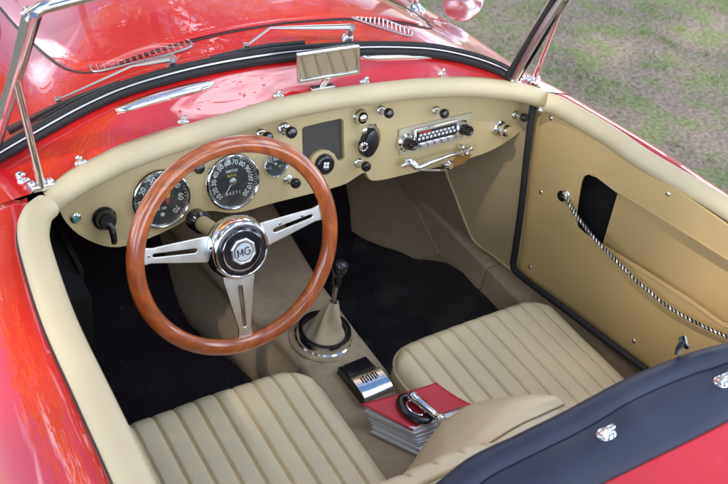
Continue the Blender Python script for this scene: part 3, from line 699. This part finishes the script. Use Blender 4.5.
# ------------------------------------------------------------------ seats
def pillow(fr,x0,x1,y0,y1,zt,zb,R,fil,pl0,pl1,npl,yins,front=True,back=False,crown=.008,gd=.006):
    """cushion with a rounded front; fr(x,y,z)->world. y1 is the front edge."""
    mb=MB(); nx,ny=300,56
    gr=[pl0+(pl1-pl0)*i/npl for i in range(npl+1)]
    us=sorted(set([i/nx for i in range(nx+1)]))
    def yf(x):
        d=min(x-x0,x1-x)
        if d>=R: return 0
        return R-math.sqrt(max(0,R*R-(R-d)**2))
    rows=[];edge=[]
    for j in range(ny+1):
        v=j/ny; v=v if True else v; r=[]
        v=1-(1-v)**1.35
        for u in us:
            uu=.5-.5*math.cos(math.pi*u); uu=.6*u+.4*uu
            x=x0+(x1-x0)*uu; ye=y1-yf(x); yb=y0+(yf(x) if back else 0); y=yb+(ye-yb)*v
            dx=min(x-x0,x1-x); dy=ye-y; 
            def fl(d): 
                return 0 if d>=fil else fil-math.sqrt(max(0,fil*fil-(fil-d)**2))
            dd=min(dx,dy) if not back else min(dx,dy,y-yb)
            z=zt-fl(max(0,dd))+crown*(1-((x-(x0+x1)/2)/((x1-x0)/2))**2)
            inner=min(1,max(0,(ye-y-yins)/.02)) 
            g=0
            for gx in gr:
                q=abs(x-gx)
                if q<.02: g=max(g,math.exp(-(q/.0024)**2)+.22*math.exp(-(q/.009)**2))
            z-=gd*g*1.15*min(1,max(0,(ye-y)/.012))
            # border groove in front of the pleats
            z+=.0025*noise.noise(V((x*9,y*9,zt)))+.0008*noise.noise(V((x*40,y*40,zt)))
            r.append(fr(x,y,z))
        rows.append(r)
    mb.grid(rows)
    # skirt
    def skirt(line,ztop_line=None):
        mb.grid([line,[fr(*q) for q in ztop_line]])
    n=len(us)
    fl_=[];xs=[]
    for u in us:
        uu=.5-.5*math.cos(math.pi*u); uu=.6*u+.4*uu; x=x0+(x1-x0)*uu; fl_.append((x,y1-yf(x),zb))
    skirt(rows[-1],fl_)
    bl_=[(q[0],y0+(yf(q[0]) if back else 0),zb) for q in fl_]; skirt(rows[0],bl_)
    for k,xx in ((0,x0),(-1,x1)):
        line=[r[k] for r in rows]; low_=[]
        for j in range(ny+1):
            v=1-(1-j/ny)**1.35; ye=y1-yf(xx); yb=y0+(yf(xx) if back else 0); low_.append((xx,yb+(ye-yb)*v,zb))
        skirt(line,low_)
    pip=[fr(x,y,zt-fil*.75) for x,y,_ in [(x0-.001,y0+.05 if not back else y0+R,0),(x0-.001,y1-R,0)]]
    arc=[]
    for k in range(0,13): a=math.pi-k*math.pi/24; arc.append((x0+R+R*math.cos(a),y1-R+R*math.sin(a)))
    for k in range(0,13): a=math.pi/2-k*math.pi/24; arc.append((x1-R+R*math.cos(a),y1-R+R*math.sin(a)))
    pts=[(x0,y0+.01)]+arc+[(x1,y0+.01)]
    return mb,[fr(x,y,zt-fil*.80) for x,y in pts]
ident=lambda x,y,z:V((x,y,z))
def seat(x0,x1,y1,zt,bx0,bx1,btop,by,lab,npl=8,tilt=.14):
    mb,pp=pillow(ident,x0,x1,-.74,y1,zt,FZ+.02,.075,.032,x0+.045,x1-.045,npl,.03)
    s_=mb.build('seat','seat',car,angle=70,label=lab)
    mb=MB(); mb.tube(pp,.0035,n=8); mb.build('piping','roll',s_)
    # backrest in its own frame: local y = up the back, local z = thickness toward the front
    bo=V((0,by,0)); 
    uy=V((0,-math.sin(tilt),math.cos(tilt))); un=V((0,math.cos(tilt),math.sin(tilt)))
    z0=zt-.03
    def bfr(x,y,z): return V((x,by+.0,z0))+uy*y+un*z
    Lb=(btop-z0)/math.cos(tilt)
    mb,pp=pillow(bfr,bx0,bx1,0,Lb,.055,-.05,.10,.035,bx0+.06,bx1-.06,npl-1,.03)
    b_=mb.build('backrest','seat',s_,angle=70)
    mb=MB(); mb.tube(pp,.0035,n=8); mb.build('piping','dash',b_)
    return s_
seat(-.565,-.118,-.222,.462,-.55,-.06,.76,-.69,'driver seat cushion with lengthwise pleats and cream piping',9)
seat(.050,.508,-.255,.452,.06,.52,.715,-.70,'passenger seat cushion with lengthwise pleats beside the notebook',9)
# creased cream leather pad between the backrests
K=[[(396,483,.44),(411,466,.44),(426,443,.45),(446,421,.47),(473,406,.50),(512,398,.55),(545,397,.60)],
[(396,483,.50),(411,466,.51),(426,443,.54),(446,421,.58),(472,405,.62),(511,396,.66),(548,394.5,.69)],
[(400,487,.555),(415,471,.575),(434,451,.60),(455,432,.63),(480,415,.66),(515,401,.69),(553,395,.705)],
[(408,489,.585),(423,475,.605),(443,457,.635),(465,440,.66),(490,424,.685),(521,408,.70),(558,397,.71)],
[(416,489,.60),(431,476,.62),(452,460,.65),(475,444,.672),(500,429,.69),(529,413,.70),(562,400.5,.708)],
[(424,491,.615),(440,478,.635),(461,463,.66),(484,448,.68),(508,434,.692),(536,418,.70),(565,405,.703)],
[(434,493,.62),(450,481,.645),(471,467,.665),(494,452,.682),(517,438,.692),(544,423,.697),(568,410,.695)],
[(452,497,.61),(472,485,.64),(497,467,.66),(522,451,.67),(542,438,.68),(562,424,.685),(580,411,.67)]]
rows=[cr([onZ(*q) for q in r],8) for r in K]; rows=[cr([rows[i][j] for i in range(len(rows))],6) for j in range(len(rows[0]))]
for r in rows:
    for p in r: p.z+=.006*noise.noise(p*22)
mb=MB(); mb.grid(rows); pad=mb.build('centre_pad','padleather',car,angle=80,label='creased cream leather pad between the two backrests'); so=pad.modifiers.new('t','SOLIDIFY'); so.thickness=.008; so.offset=-1
mb=MB(); mb.tube([r[29]+V((0,0,.001)) for r in rows],.0018,n=6); mb.build('stitching','carpet',pad)
# ------------------------------------------------------------------ notebook with clip handle
T=[onZ(*q,.462) for q in [(361,403),(436,384),(470,407),(413,428)]]
nb=thing('notebook','thick red covered notebook with white pages lying on the tunnel between the seats','notebook',(0,-.43,.404))
def slab(c4,z0,z1,inset,shift,mi,mb,nn=1,bow=0):
    c=sum(c4,V())/4; q=[c+(p-c)*(1-inset)+V(shift) for p in c4]; mb.plate([(p.x,p.y) for p in q],[],lambda u,w,h:V((u,w,z1+h)),z1-z0)
mb=MB(); zz=.404; random.seed(3)
while zz<.456:
    th_=random.uniform(.0018,.006); k=(.456-zz)/.052
    slab(T,zz,min(zz+th_,.457),.06+random.uniform(-.02,.02),(k*.008+random.uniform(-.003,.003),-k*.036+random.uniform(-.0015,.0015),0),0,mb); zz+=th_+.0006
pg=mb.build('pages','pages',nb,smooth=False); pg.location=V((0,.43,-.404)); 
mb=MB(); rows=[]
for i in range(17):
    a=T[0].lerp(T[3],i/16); b_=T[1].lerp(T[2],i/16); r=[]
    for j in range(17):
        p=a.lerp(b_,j/16); v=i/16;u=j/16
        bow=-.010*math.sin(math.pi*u)*(v)*0
        p=p+ (T[0]-T[3]).normalized()*(.010*math.sin(math.pi*u)*v*(1) - 0) 
        p.z=.4585+.012*(v**3)*(u**2)+.007*(1-v)**3*u**3+.003*math.sin(math.pi*v)*u-.003*(1-u)*v; r.append(p)
    rows.append(r)
mb.grid(rows); cv=mb.build('cover','cover',nb); so=cv.modifiers.new('t','SOLIDIFY'); so.thickness=.0022; so.offset=0; cv.location=V((0,.43,-.404))
# chrome bar on an oval black ring
ha=onZ(409,394,.478); hb=onZ(444,422,.478); hm=(ha+hb)/2; hd_=(hb-ha).normalized()
hn=thing('clasp_handle','chrome bar handle with black oval ring base lying on the red notebook','handle',(hm.x,hm.y,.464))
off=V((-hm.x,-hm.y,-.464))
mb=MB(); L_=(hb-ha).length
pts=[ha.lerp(hb,t) for t in [0,.04,.10,.16,.3,.5,.7,.82,.86,.9,.95,1.0]]
mb.tube(pts,[.005,.010,.0115,.0095,.0085,.0085,.0085,.0095,.0115,.0115,.010,.005],n=16)
mb.tube([pts[2],pts[2]-V((0,0,.014))],.005,n=10); mb.tube([pts[9],pts[9]-V((0,0,.012))],.005,n=10)
o=mb.build('bar','chrome',hn); o.location=off
mb=MB(); rc_=onZ(416,408,.466); ring=[]
e1=hd_; e2=V((0,0,1)).cross(e1)
for k in range(40): a=k*math.pi/20; ring.append(rc_-e2*.002+e1*(.034*math.cos(a))+e2*(.022*math.sin(a))+V((0,0,.001)))
mb.tube(ring,.0075,n=10,closed=True,flat=.8,up=(0,0,1)); o=mb.build('ring','black',hn); o.location=off
mb=MB(); ring=[rc_+(p-rc_)*.58 for p in ring]; mb.tube(ring,.0022,n=8,closed=True,up=(0,0,1)); o=mb.build('inner_ring','chrome',hn); o.location=off
# ------------------------------------------------------------------ tonneau strip across the rear of the cockpit
tc_=thing('tonneau_cover','dark navy vinyl cover strip fastened along the rear edge of the cockpit','cover',(0,-.80,.86))
mb=MB(); rows=[]
xs=[-.62+i*.02 for i in range(63)]
TP=[onZ(*q,.864) for q in [(430,489),(472,458),(520,434),(564,412),(622,382),(674,360),(728,343)]]
TXS=[-.62]+[p.x for p in TP]+[.62]; TF=[-.785]+[p.y-.003 for p in TP]+[-.815]
for x in xs:
    zz=.868-.02*max(0,abs(x)-.4)/.2
    yf_=interp(TXS,TF,x)+.002*noise.noise(V((x*6,0,0)))
    w=[(yf_-.004,zz-.05),(yf_+.006,zz-.028),(yf_+.003,zz-.006),(yf_-.010,zz+.002),(yf_-.03,zz+.001),(yf_-.0325,zz-.0022),(yf_-.036,zz+.001),(yf_-.065,zz-.001),(yf_-.088,zz-.003),(-.850-.004*math.sin(x*9),zz-.005),(-.8545-.004*math.sin(x*9),zz-.006),(-.857-.004*math.sin(x*9),zz-.011)]
    rows.append([V((x,a,b_+.0045*noise.noise(V((x*9+a*14,a*22-x*5,0)))+.0015*noise.noise(V((x*30,a*60,4)))))-V((0,-.80,.86)) for a,b_ in w])
mb.grid(rows); vn=mb.build('vinyl','navy',tc_,angle=80); so=vn.modifiers.new('t','SOLIDIFY'); so.thickness=.003; so.offset=-1
for q in [(606,435),(722,382)]:
    p=onZ(q[0],q[1],.868)
    for dx in (0,):
        mb=MB(); e=p-V((0,-.80,.86)); mb.lathe([(1,0),(1,.004),(.82,.0075),(.5,.0095),(0,.010)],e-V((0,0,.004)),(0,0,1),n=24,sx=.0185,sy=.0125,ex=(1,0,0)); mb.tube([e+V((-.011,-.001,.006)),e+V((-.006,0,.012)),e+V((.007,.001,.012)),e+V((.011,.001,.006))],.0048,n=12)
        f=mb.build('turn_fastener','chrome',tc_)
for x in (-.13-.16,-.13-.33,.42,.55):
    e=V((x,-.818,.868))-V((0,-.80,.86)); mb=MB(); mb.lathe([(1,0),(1,.004),(.82,.0075),(.5,.0095),(0,.010)],e-V((0,0,.003)),(0,0,1),n=24,sx=.0185,sy=.0125,ex=(1,0,0)); mb.tube([e+V((-.011,-.001,.006)),e+V((-.006,0,.012)),e+V((.007,.001,.012)),e+V((.011,.001,.006))],.0048,n=12); mb.build('turn_fastener','chrome',tc_)
e=onZ(684,350,.872)-V((0,-.80,.86)); mb=MB(); mb.tube(cr([e+V((-.012,.0,-.006)),e+V((-.006,.006,.004)),e+V((.004,.008,.006)),e+V((.012,.003,-.002))],5),.0045,n=8); mb.tube([e+V((.004,.006,.004)),e+V((.008,.016,.010))],.006,n=8); mb.build('strap_clip','black',tc_)
# ------------------------------------------------------------------ scuttle furniture
def nrm_frame(p):
    n=Sn(p.x,p.y); return n
def fastener(px,py):
    p=hit(px,py,.001); n=Sn(p.x,p.y); mb=MB(); mb.lathe([(1,-.002),(1,.002),(.7,.0045),(0,.005)],p,n,n=20,sx=.0105,sy=.0055,ex=(1,-.2,0))
    mb.tube([p+n*.004,p+n*.012],.0028,n=10); mb.tube([p+n*.012-V((.004,0,0)),p+n*.015,p+n*.012+V((.004,0,0))],.003,n=8); return mb.build('turn_button','chrome',body)
body=bpy.data.objects['body']
for q in [(183,122),(81,163),(278,96),(364,82),(441,74),(24,181)]: fastener(*q)
def bar_trim(a,b_,w,name):
    pa,pb=hit(*a),hit(*b_); mb=MB(); rows=[]
    d=(pb-pa); 
    for i in range(25):
        t=i/24; q=pa.lerp(pb,t); x,y=q.x,q.y; n=Sn(x,y); z=S(x,y); c=V((x,y,z)); sd=n.cross(d).normalized(); 
        ww=w*min(1,math.sqrt(max(0,1-abs(2*t-1)**6)))+.0002
        rows.append([c+sd*(-ww)-n*.001,c+sd*(-ww*.9)+n*.004,c+sd*(-ww*.4)+n*.007,c+n*.0065,c+sd*(ww*.4)+n*.007,c+sd*(ww*.9)+n*.004,c+sd*ww-n*.001])
    mb.grid(rows); return mb.build(name,'chrome',body,angle=60)
bar_trim((116,112),(214,84),.0105,'demister_vent'); bar_trim((360,57),(437,55.5),.0105,'demister_vent')
# rear view mirror on the scuttle
mc=[onY(*q,.004) for q in [(297,55),(360,46),(360,74),(298,84)]]
mb=MB(); c=sum(mc,V())/4; ux=(mc[1]-mc[0]).normalized(); 
view=(CC-c).normalized(); 
# mirror faces backwards over the seats
tgt=(V((.25,-.50,.46))-c).normalized(); mn=(view+tgt).normalized()
mn=V((mn.x,mn.y,mn.z)).normalized()
mc=[pl(q[0],q[1],tuple(mn),mn.dot(c)) for q in [(297,55),(360,46),(360,74),(298,84)]]
ux=(mc[1]-mc[0]).normalized(); uy=mn.cross(ux).normalized()
loc=[((p-c).dot(ux),(p-c).dot(uy)) for p in mc]
def mfr(u,w,h): return c+ux*u+uy*w+mn*h
inn=[(a*.90,b_*.80) for a,b_ in loc]
mb.plate(loc,[inn],mfr,.006); mir=mb.build('rear_view_mirror','chrome',car,bevel=.0015,angle=30)
mb=MB(); mb.plate(inn,[],lambda u,w,h:mfr(u,w,h-.003),.002); mb.build('mirror_glass','mirror',mir,smooth=False)
mb=MB(); mb.plate([(a*.95,b_*.92) for a,b_ in loc],[],lambda u,w,h:mfr(u,w,h-.0065),.008); mb.build('mirror_back','black',mir,bevel=.003)
pb_=hit(321,89); n=Sn(pb_.x,pb_.y); mb=MB(); mb.box(pb_+n*.004,(.026,.007,.005),ax=(V((1,0,0)),V((0,1,0)),n)); mb.tube([pb_+n*.004,mfr(.002,min(p[1] for p in loc)+.004,-.004)],.006,n=12); mb.build('mirror_stand','chrome',mir,bevel=.002)
# side vents either side of the bonnet
def vent(a,b_,side):
    pa,pb=hit(*a),hit(*b_); d=(pb-pa); mb=MB(); loop=[]
    for k in range(40):
        an=k*2*math.pi/40; t=.5+.5*math.cos(an); q=pa.lerp(pb,t); n=Sn(q.x,q.y); sd=n.cross(d).normalized(); x=q+sd*(.026*abs(math.sin(an))**.6*math.copysign(1,math.sin(an))); x.z=S(x.x,x.y)+.003; loop.append(x)
    mb.tube(loop,.0020,n=8,closed=True,up=(0,0,1)); v=mb.build('bonnet_vent','satin',body)
    mb=MB()
    for k in range(1,16):
        t=k/16; q=pa.lerp(pb,t); n=Sn(q.x,q.y); sd=n.cross(d).normalized(); h=.022*math.sqrt(max(.05,1-(2*t-1)**4)); l_=[]
        for m in range(7): x=q+sd*(h*(m/3-1)); x.z=S(x.x,x.y)+.0035; l_.append(x)
        mb.tube(l_,.0022,n=6,up=(0,0,1))
    mb.build('vent_slat','red',v)
vent((91,70),(191,44),-1); vent((344,13),(412,35),1)
# wipers
def wiper(piv,elbow,tip,b0_,b1_):
    P=hit(*piv); n=Sn(P.x,P.y); E=hit(*elbow,.030); T_=hit(*tip,.022); B0=hit(*b0_,.014); B1=hit(*b1_,.014); K=hit(piv[0],piv[1]-9,.022)
    mb=MB(); mb.lathe([(.012,-.002),(.011,.010),(.008,.013),(.0075,.024),(.010,.027),(.008,.034),(0,.036)],P,n,n=20)
    K=P+n*.030; mb.tube([K,K.lerp(E,.5),E],[.009,.007,.003],n=12,flat=.6,up=(0,0,1)); mb.tube([E,T_],.0022,n=8); mb.lathe([(.006,-.004),(.006,.004),(0,.006)],T_,n,n=10)
    w=mb.build('wiper_arm','satin',body); mb=MB(); c_=cr([B0,(B0+B1)/2+V((0,.003,.004)),B1],8); mb.tube(c_,.006,n=8,flat=1.4,up=(0,0,1)); mb.build('wiper_blade','rubber',w)
wiper((173,72),(132,66),(58,100),(8,131),(121,84)); wiper((347,40),(270,28),(246,46),(211,60),(304,44))
# ------------------------------------------------------------------ windscreen
bpx=[(-14,163),(0,154),(40,131),(80,109),(120,91),(165,77),(212,66),(270,56.5),(330,51),(380,49),(430,51),(470,59),(498,69),(512,77)]
bp=[hit(*q,.010) for q in bpx]
# keep base symmetric enough in depth
base=cr(bp,6)
mb=MB(); mb.tube([p-V((0,0,.004)) for p in base],.0125,n=10,flat=.8,up=(0,0,1)); ws=mb.build('windscreen_seal','rubber',car)
mb=MB(); mb.tube([p+V((0,-.006,.008)) for p in base],.0023,n=8); mb.build('bottom_rail','satin',ws)
mb=MB(); mb.tube([p+V((0,-.001,.013)) for p in base],.0052,n=8); wsf=mb.build('glazing_strip','rubber',ws)
lb=base[0]; rbp=base[-1]
lt=V((-.548,-.06,1.17)); rt=V((.485,-.062,1.15))
tops=[]
for i,p in enumerate(base):
    t=i/(len(base)-1); b0=lt.lerp(rt,t); s_=(2*t-1); tops.append(V((b0.x,b0.y+.05*(1-s_*s_),b0.z+.03*(1-s_*s_))))
mb=MB(); mb.grid([[p+V((0,.002,.012)) for p in base],[a.lerp(b_,.5) for a,b_ in zip(base,tops)],tops]); mb.build('windscreen_glass','glass',ws)
def post(a,b_,inw):
    mb=MB(); pc_=cr([a,a.lerp(b_,.5)+V((inw*.006,0,0)),b_],8); q_=[]
    for p in pc_: q_.append([p+V((x,y,0)) for x,y in ((-.007,-.016),(.003,-.016),(.008,-.008),(.008,.015),(-.007,.015))])
    mb.grid(q_,closeu=True); mb.add(q_[-1],[(0,1,2,3,4)]); o=mb.build('windscreen_post','satin',ws,angle=30,bevel=.002)
    mb=MB(); mb.tube([a.lerp(b_,t)+V((inw*.012,.004,0)) for t in (0,.33,.66,1)],.006,n=8); mb.build('glazing_strip','rubber',o)
    mb=MB(); mb.tube([a.lerp(b_,t)+V((-inw*.002,-.016,0)) for t in (0,.33,.66,1)],.0045,n=8); mb.build('post_bead','chrome',o); return o
p1=post(lb,lt,1); p2=post(rbp,rt,-1)
mb=MB(); mb.tube([lt+V((-.01,0,-.012))]+tops[1:-1]+[rt+V((.01,0,-.012))],.0095,n=12); mb.build('top_rail','chrome',ws)
def stay(foot,at,r=.0048):
    mb=MB(); mb.tube([foot,foot.lerp(at,.5),at],[r*1.2,r,r*1.1],n=12,flat=1.5); n=V((0,0,1)); 
    o=mb.build('windscreen_stay','chrome',ws)
    mb=MB(); mb.box(foot+V((.0,.004,-.004)),(.020,.010,.006),ax=(V((.95,.2,-.1)).normalized(),V((-.2,.95,0)).normalized(),V((0.1,0,.95)).normalized())); mb.lathe([(.006,0),(.006,.006),(0,.008)],foot+V((.014,.004,0)),n,n=12); mb.lathe([(.006,0),(.006,.006),(0,.008)],foot+V((-.014,.004,0)),n,n=12)
    mb.build('stay_foot','chrome',o,bevel=.003); return o
stay(hit(42,185,.008),lb.lerp(lt,.62)+V((.002,-.012,0))); stay(hit(534,80,.008),rbp.lerp(rt,.80)+V((.002,-.012,0)))
# hinge bracket bits near the posts
for q in [(517,77),(526,79),(20,176)]:
    p=hit(q[0],q[1],.003); mb=MB(); mb.lathe([(.007,-.003),(.007,.004),(.004,.008),(0,.009)],p,Sn(p.x,p.y),n=14); mb.build('bracket_bolt','chrome',body)
# wing mirror on the right front wing
fp=hit(414,10); n=Sn(fp.x,fp.y)
mh=onY(463,1,fp.y+.03); 
mb=MB(); mb.lathe([(1,-.003),(1,.004),(.6,.012),(.35,.02),(0,.021)],fp,n,n=26,sx=.030,sy=.018,ex=(1,-.3,0)); mb.tube(cr([fp+n*.01,fp+n*.035+V((.01,0,0)),fp.lerp(mh,.5)+n*.02,mh+V((-.01,.02,0))],6),.008,n=12); wm=mb.build('wing_mirror','chrome',car)
fdir=(V((-.6,-.95,.16))).normalized(); mb=MB(); mb.lathe([(0,-.034),(.03,-.030),(.046,-.016),(.054,-.001),(.054,.004),(.050,.005)],mh,fdir,n=40); mb.build('mirror_shell','chrome',wm)
mb=MB(); mb.lathe([(.0505,.004),(0,.0045)],mh,fdir,n=40); mb.build('mirror_glass','mirror',wm)
# ------------------------------------------------------------------ ground, grass, trees
def ground_mat():
    m,n,l,b=mat('dry_grassy_ground'); setp(b,rough=.95)
    tc=n.new('ShaderNodeTexCoord')
    def nz(sc_,det=6,dist=0):
        t=n.new('ShaderNodeTexNoise'); t.inputs['Scale'].default_value=sc_; t.inputs['Detail'].default_value=det; t.inputs['Distortion'].default_value=dist; l.new(tc.outputs['Object'],t.inputs['Vector']); return t
    a=nz(5.0,9,.5); c1=n.new('ShaderNodeValToRGB'); e=c1.color_ramp.elements; e[0].position=.46; e[0].color=(0,0,0,1); e[1].position=.60; e[1].color=(1,1,1,1); l.new(a.outputs['Fac'],c1.inputs['Fac'])
    f=nz(45,8); c2=n.new('ShaderNodeValToRGB'); e=c2.color_ramp.elements; e[0].position=.3; e[0].color=(.14,.115,.09,1); e[1].position=.7; e[1].color=(.38,.325,.26,1); l.new(f.outputs['Fac'],c2.inputs['Fac'])
    c3=n.new('ShaderNodeValToRGB'); e=c3.color_ramp.elements; e[0].position=.3; e[0].color=(.10,.17,.04,1); e[1].position=.7; e[1].color=(.22,.32,.09,1); l.new(f.outputs['Fac'],c3.inputs['Fac'])
    mx=n.new('ShaderNodeMix'); mx.data_type='RGBA'; mu=n.new('ShaderNodeMath'); mu.operation='MULTIPLY'; mu.inputs[1].default_value=.6
    l.new(c1.outputs['Color'],mu.inputs[0]); l.new(mu.outputs[0],mx.inputs[0]); l.new(c2.outputs['Color'],mx.inputs[6]); l.new(c3.outputs['Color'],mx.inputs[7]); l.new(mx.outputs[2],b.inputs['Base Color'])
    bp=n.new('ShaderNodeBump'); bp.inputs['Strength'].default_value=.8; bp.inputs['Distance'].default_value=.02; l.new(f.outputs['Fac'],bp.inputs['Height']); l.new(bp.outputs['Normal'],b.inputs['Normal'])
    return m
M['ground']=ground_mat()
mb=MB(); mb.add([(-300,-300,0),(300,-300,0),(300,300,0),(-300,300,0)],[(0,1,2,3)]); g=mb.build('ground','ground',None,smooth=False); g['kind']='structure'
M['grass']=simple('grass_blades',(.14,.29,.05),.7,var=.4,vscale=8)
M['straw']=simple('dry_blades',(.36,.30,.19),.8,var=.3,vscale=8)
mb=MB(); random.seed(11)
for _ in range(42000):
    x=random.uniform(1.0,7.5); y=random.uniform(-2.2,7)
    nn=.7*noise.noise(V((x*2.2,y*2.2,0)))+.7*noise.noise(V((x*7.5,y*7.5,3)))
    green=nn>.10
    if not green and random.random()>.25: continue
    for k in range(4):
        a=random.uniform(0,6.28); h=random.uniform(.010,.034 if green else .014); bx_=x+random.uniform(-.025,.025); by_=y+random.uniform(-.025,.025); w=.0022
        dx,dy=math.cos(a),math.sin(a); ln=random.uniform(.3,1.2)*h
        mb.add([(bx_-dy*w,by_+dx*w,0),(bx_+dy*w,by_-dx*w,0),(bx_+dx*ln,by_+dy*ln,h)],[(0,1,2)],0 if green and random.random()<.8 else 1)
g=mb.build('grass',['grass','straw'],None,smooth=False,weld=False); g['kind']='stuff'; g['label']='short sparse green grass tufts on the dry ground beside the car'; g['category']='grass'
def leafmat(name,c):
    m,n,l,b=mat(name); setp(b,rough=.6)
    oi=n.new('ShaderNodeTexNoise'); oi.inputs['Scale'].default_value=1.3; tc=n.new('ShaderNodeTexCoord'); l.new(tc.outputs['Object'],oi.inputs['Vector'])
    mx=n.new('ShaderNodeMix'); mx.data_type='RGBA'; mx.inputs[6].default_value=tuple(v*.6 for v in c)+(1,); mx.inputs[7].default_value=tuple(v*1.35 for v in c)+(1,); l.new(oi.outputs['Fac'],mx.inputs[0]); l.new(mx.outputs[2],b.inputs['Base Color']); tr_=n.new('ShaderNodeBsdfTranslucent'); l.new(mx.outputs[2],tr_.inputs['Color']); ms=n.new('ShaderNodeMixShader'); ms.inputs['Fac'].default_value=.5; l.new(b.outputs[0],ms.inputs[1]); l.new(tr_.outputs[0],ms.inputs[2]); l.new(ms.outputs[0],n['Material Output'].inputs['Surface']); return m
M['leaf_y']=leafmat('yellow_leaves',(.80,.46,.04)); M['leaf_g']=leafmat('green_leaves',(.07,.11,.03)); M['leaf_o']=leafmat('orange_leaves',(.75,.25,.03))
M['bark']=simple('bark',(.12,.09,.06),.9,var=.3,vscale=8,bump=.8,bscale=20,bdist=.03)
def tree(x,y,h,r,leaf,label,seed,nl=5200,ls=1.0):
    random.seed(seed); t=thing('tree',label,'tree',(x,y,0),'trees around the parked car')
    mb=MB(); mb.tube([(0,0,-.1),(.05,.03,h*.3),(-.05,.08,h*.6),(0,0,h*.9)],[.16,.13,.09,.02],n=10)
    tips=[]
    for k in range(11):
        a=random.uniform(0,6.28); z=h*random.uniform(.35,.75); q=V((math.cos(a)*r*random.uniform(.5,.9),math.sin(a)*r*random.uniform(.5,.9),z+h*random.uniform(.08,.25))); mb.tube([(0,0,z),V((0,0,z)).lerp(q,.5)+V((0,0,.1)),q],[.06,.04,.01],n=6); tips.append(q); tips.append(V((0,0,z)).lerp(q,.6))
    mb.build('trunk','bark',t)
    mb=MB()
    for k in range(nl):
        q=random.choice(tips); d=V((random.gauss(0,1),random.gauss(0,1),random.gauss(0,.8)))*r*.22; c=q+d; a=V((random.gauss(0,1),random.gauss(0,1),random.gauss(0,1))).normalized(); b_=a.orthogonal().normalized(); s_=random.uniform(.05,.11)*ls*(1.9 if leaf!='leaf_g' else 1)
        mb.add([c-a*s_,c+b_*s_*.6,c+a*s_,c-b_*s_*.6],[(0,1,2,3)])
    mb.build('crown',leaf,t,smooth=False,weld=False)
TR=[(-3.0,6.6,9.5,3.0,'leaf_y','yellow leaved tree ahead of the car, reflected in the left of the bonnet',1),(1.2,7.8,10.5,3.2,'leaf_o','orange leaved tree straight ahead of the car, reflected in the bonnet',2),
(5.6,7.4,9.5,3.0,'leaf_y','yellow leaved tree ahead to the right of the car, reflected in the wing',3),(8.6,3.6,6.5,2.6,'leaf_g','green tree beyond the grass on the passenger side',4),
(7.8,-5.0,7,2.6,'leaf_g','green tree on the passenger side behind the car',6),(-3.5,-7.5,8,2.8,'leaf_g','green tree straight behind the car',7),(-.9,11.5,12,3.4,'leaf_y','tallest yellow leaved tree, furthest ahead of the car',10),(9.5,10.5,10,3.2,'leaf_o','orange leaved tree far ahead on the passenger side',11),(2.6,-8.0,8.5,3,'leaf_g','tall green tree behind the car on the passenger side',8)]
for a in TR: tree(*a)
tree(-5.6,-2.6,13,6.2,'leaf_g','unseen very tall spreading tree added on the driver side to shade the car',12,15000,1.5)  # out of view, added so its crown keeps direct sun off the car
# ------------------------------------------------------------------ light
SUN_EL,SUN_AZ=52,250   # compass-like azimuth, clockwise from +Y
w=bpy.data.worlds.new('World'); sc.world=w; w.use_nodes=True; n,l=w.node_tree.nodes,w.node_tree.links
bg=n['Background']; sky=n.new('ShaderNodeTexSky'); sky.sky_type='NISHITA'; sky.sun_disc=False; sky.sun_elevation=R_(SUN_EL); sky.sun_rotation=R_(SUN_AZ); sky.air_density=1.0; sky.dust_density=.6; sky.ozone_density=3.0
tc=n.new('ShaderNodeTexCoord'); cn=n.new('ShaderNodeTexNoise'); cn.inputs['Scale'].default_value=2.6; cn.inputs['Detail'].default_value=7; cn.inputs['Distortion'].default_value=.4
l.new(tc.outputs['Generated'],cn.inputs['Vector']); crm=n.new('ShaderNodeValToRGB'); e=crm.color_ramp.elements; e[0].position=.50; e[0].color=(0,0,0,1); e[1].position=.60; e[1].color=(1,1,1,1)
l.new(cn.outputs['Fac'],crm.inputs['Fac']); mxw=n.new('ShaderNodeMix'); mxw.data_type='RGBA'; l.new(crm.outputs['Color'],mxw.inputs[0]); l.new(sky.outputs['Color'],mxw.inputs[6]); mxw.inputs[7].default_value=(22,24,28,1)
l.new(mxw.outputs[2],bg.inputs['Color']); bg.inputs['Strength'].default_value=.12
sd=bpy.data.lights.new('Sun','SUN'); sd.energy=4.5; sd.angle=R_(2); sd.color=(1,.90,.76); so=bpy.data.objects.new('Sun',sd); col.objects.link(so)
d=V((math.sin(R_(SUN_AZ))*math.cos(R_(SUN_EL)),math.cos(R_(SUN_AZ))*math.cos(R_(SUN_EL)),math.sin(R_(SUN_EL))))
so.rotation_euler=(-d).to_track_quat('-Z','Y').to_euler()
# ------------------------------------------------------------------ camera
cd=bpy.data.cameras.new('Camera'); cam=bpy.data.objects.new('Camera',cd); col.objects.link(cam); cam.location=CC
from mathutils import Matrix
m3=Matrix((CR,CU,-CF)).transposed(); cam.rotation_euler=m3.to_euler(); cd.sensor_width=36; cd.sensor_fit='HORIZONTAL'; cd.lens=36*FPX/728; cd.clip_end=1000; cd.clip_start=.02
cd.dof.use_dof=True; cd.dof.focus_distance=1.62; cd.dof.aperture_fstop=7.0
sc.camera=cam
sc.view_settings.view_transform='Standard'; sc.view_settings.look='None'; sc.view_settings.gamma=1; sc.view_settings.exposure=1.0; sc.view_settings.use_curve_mapping=False
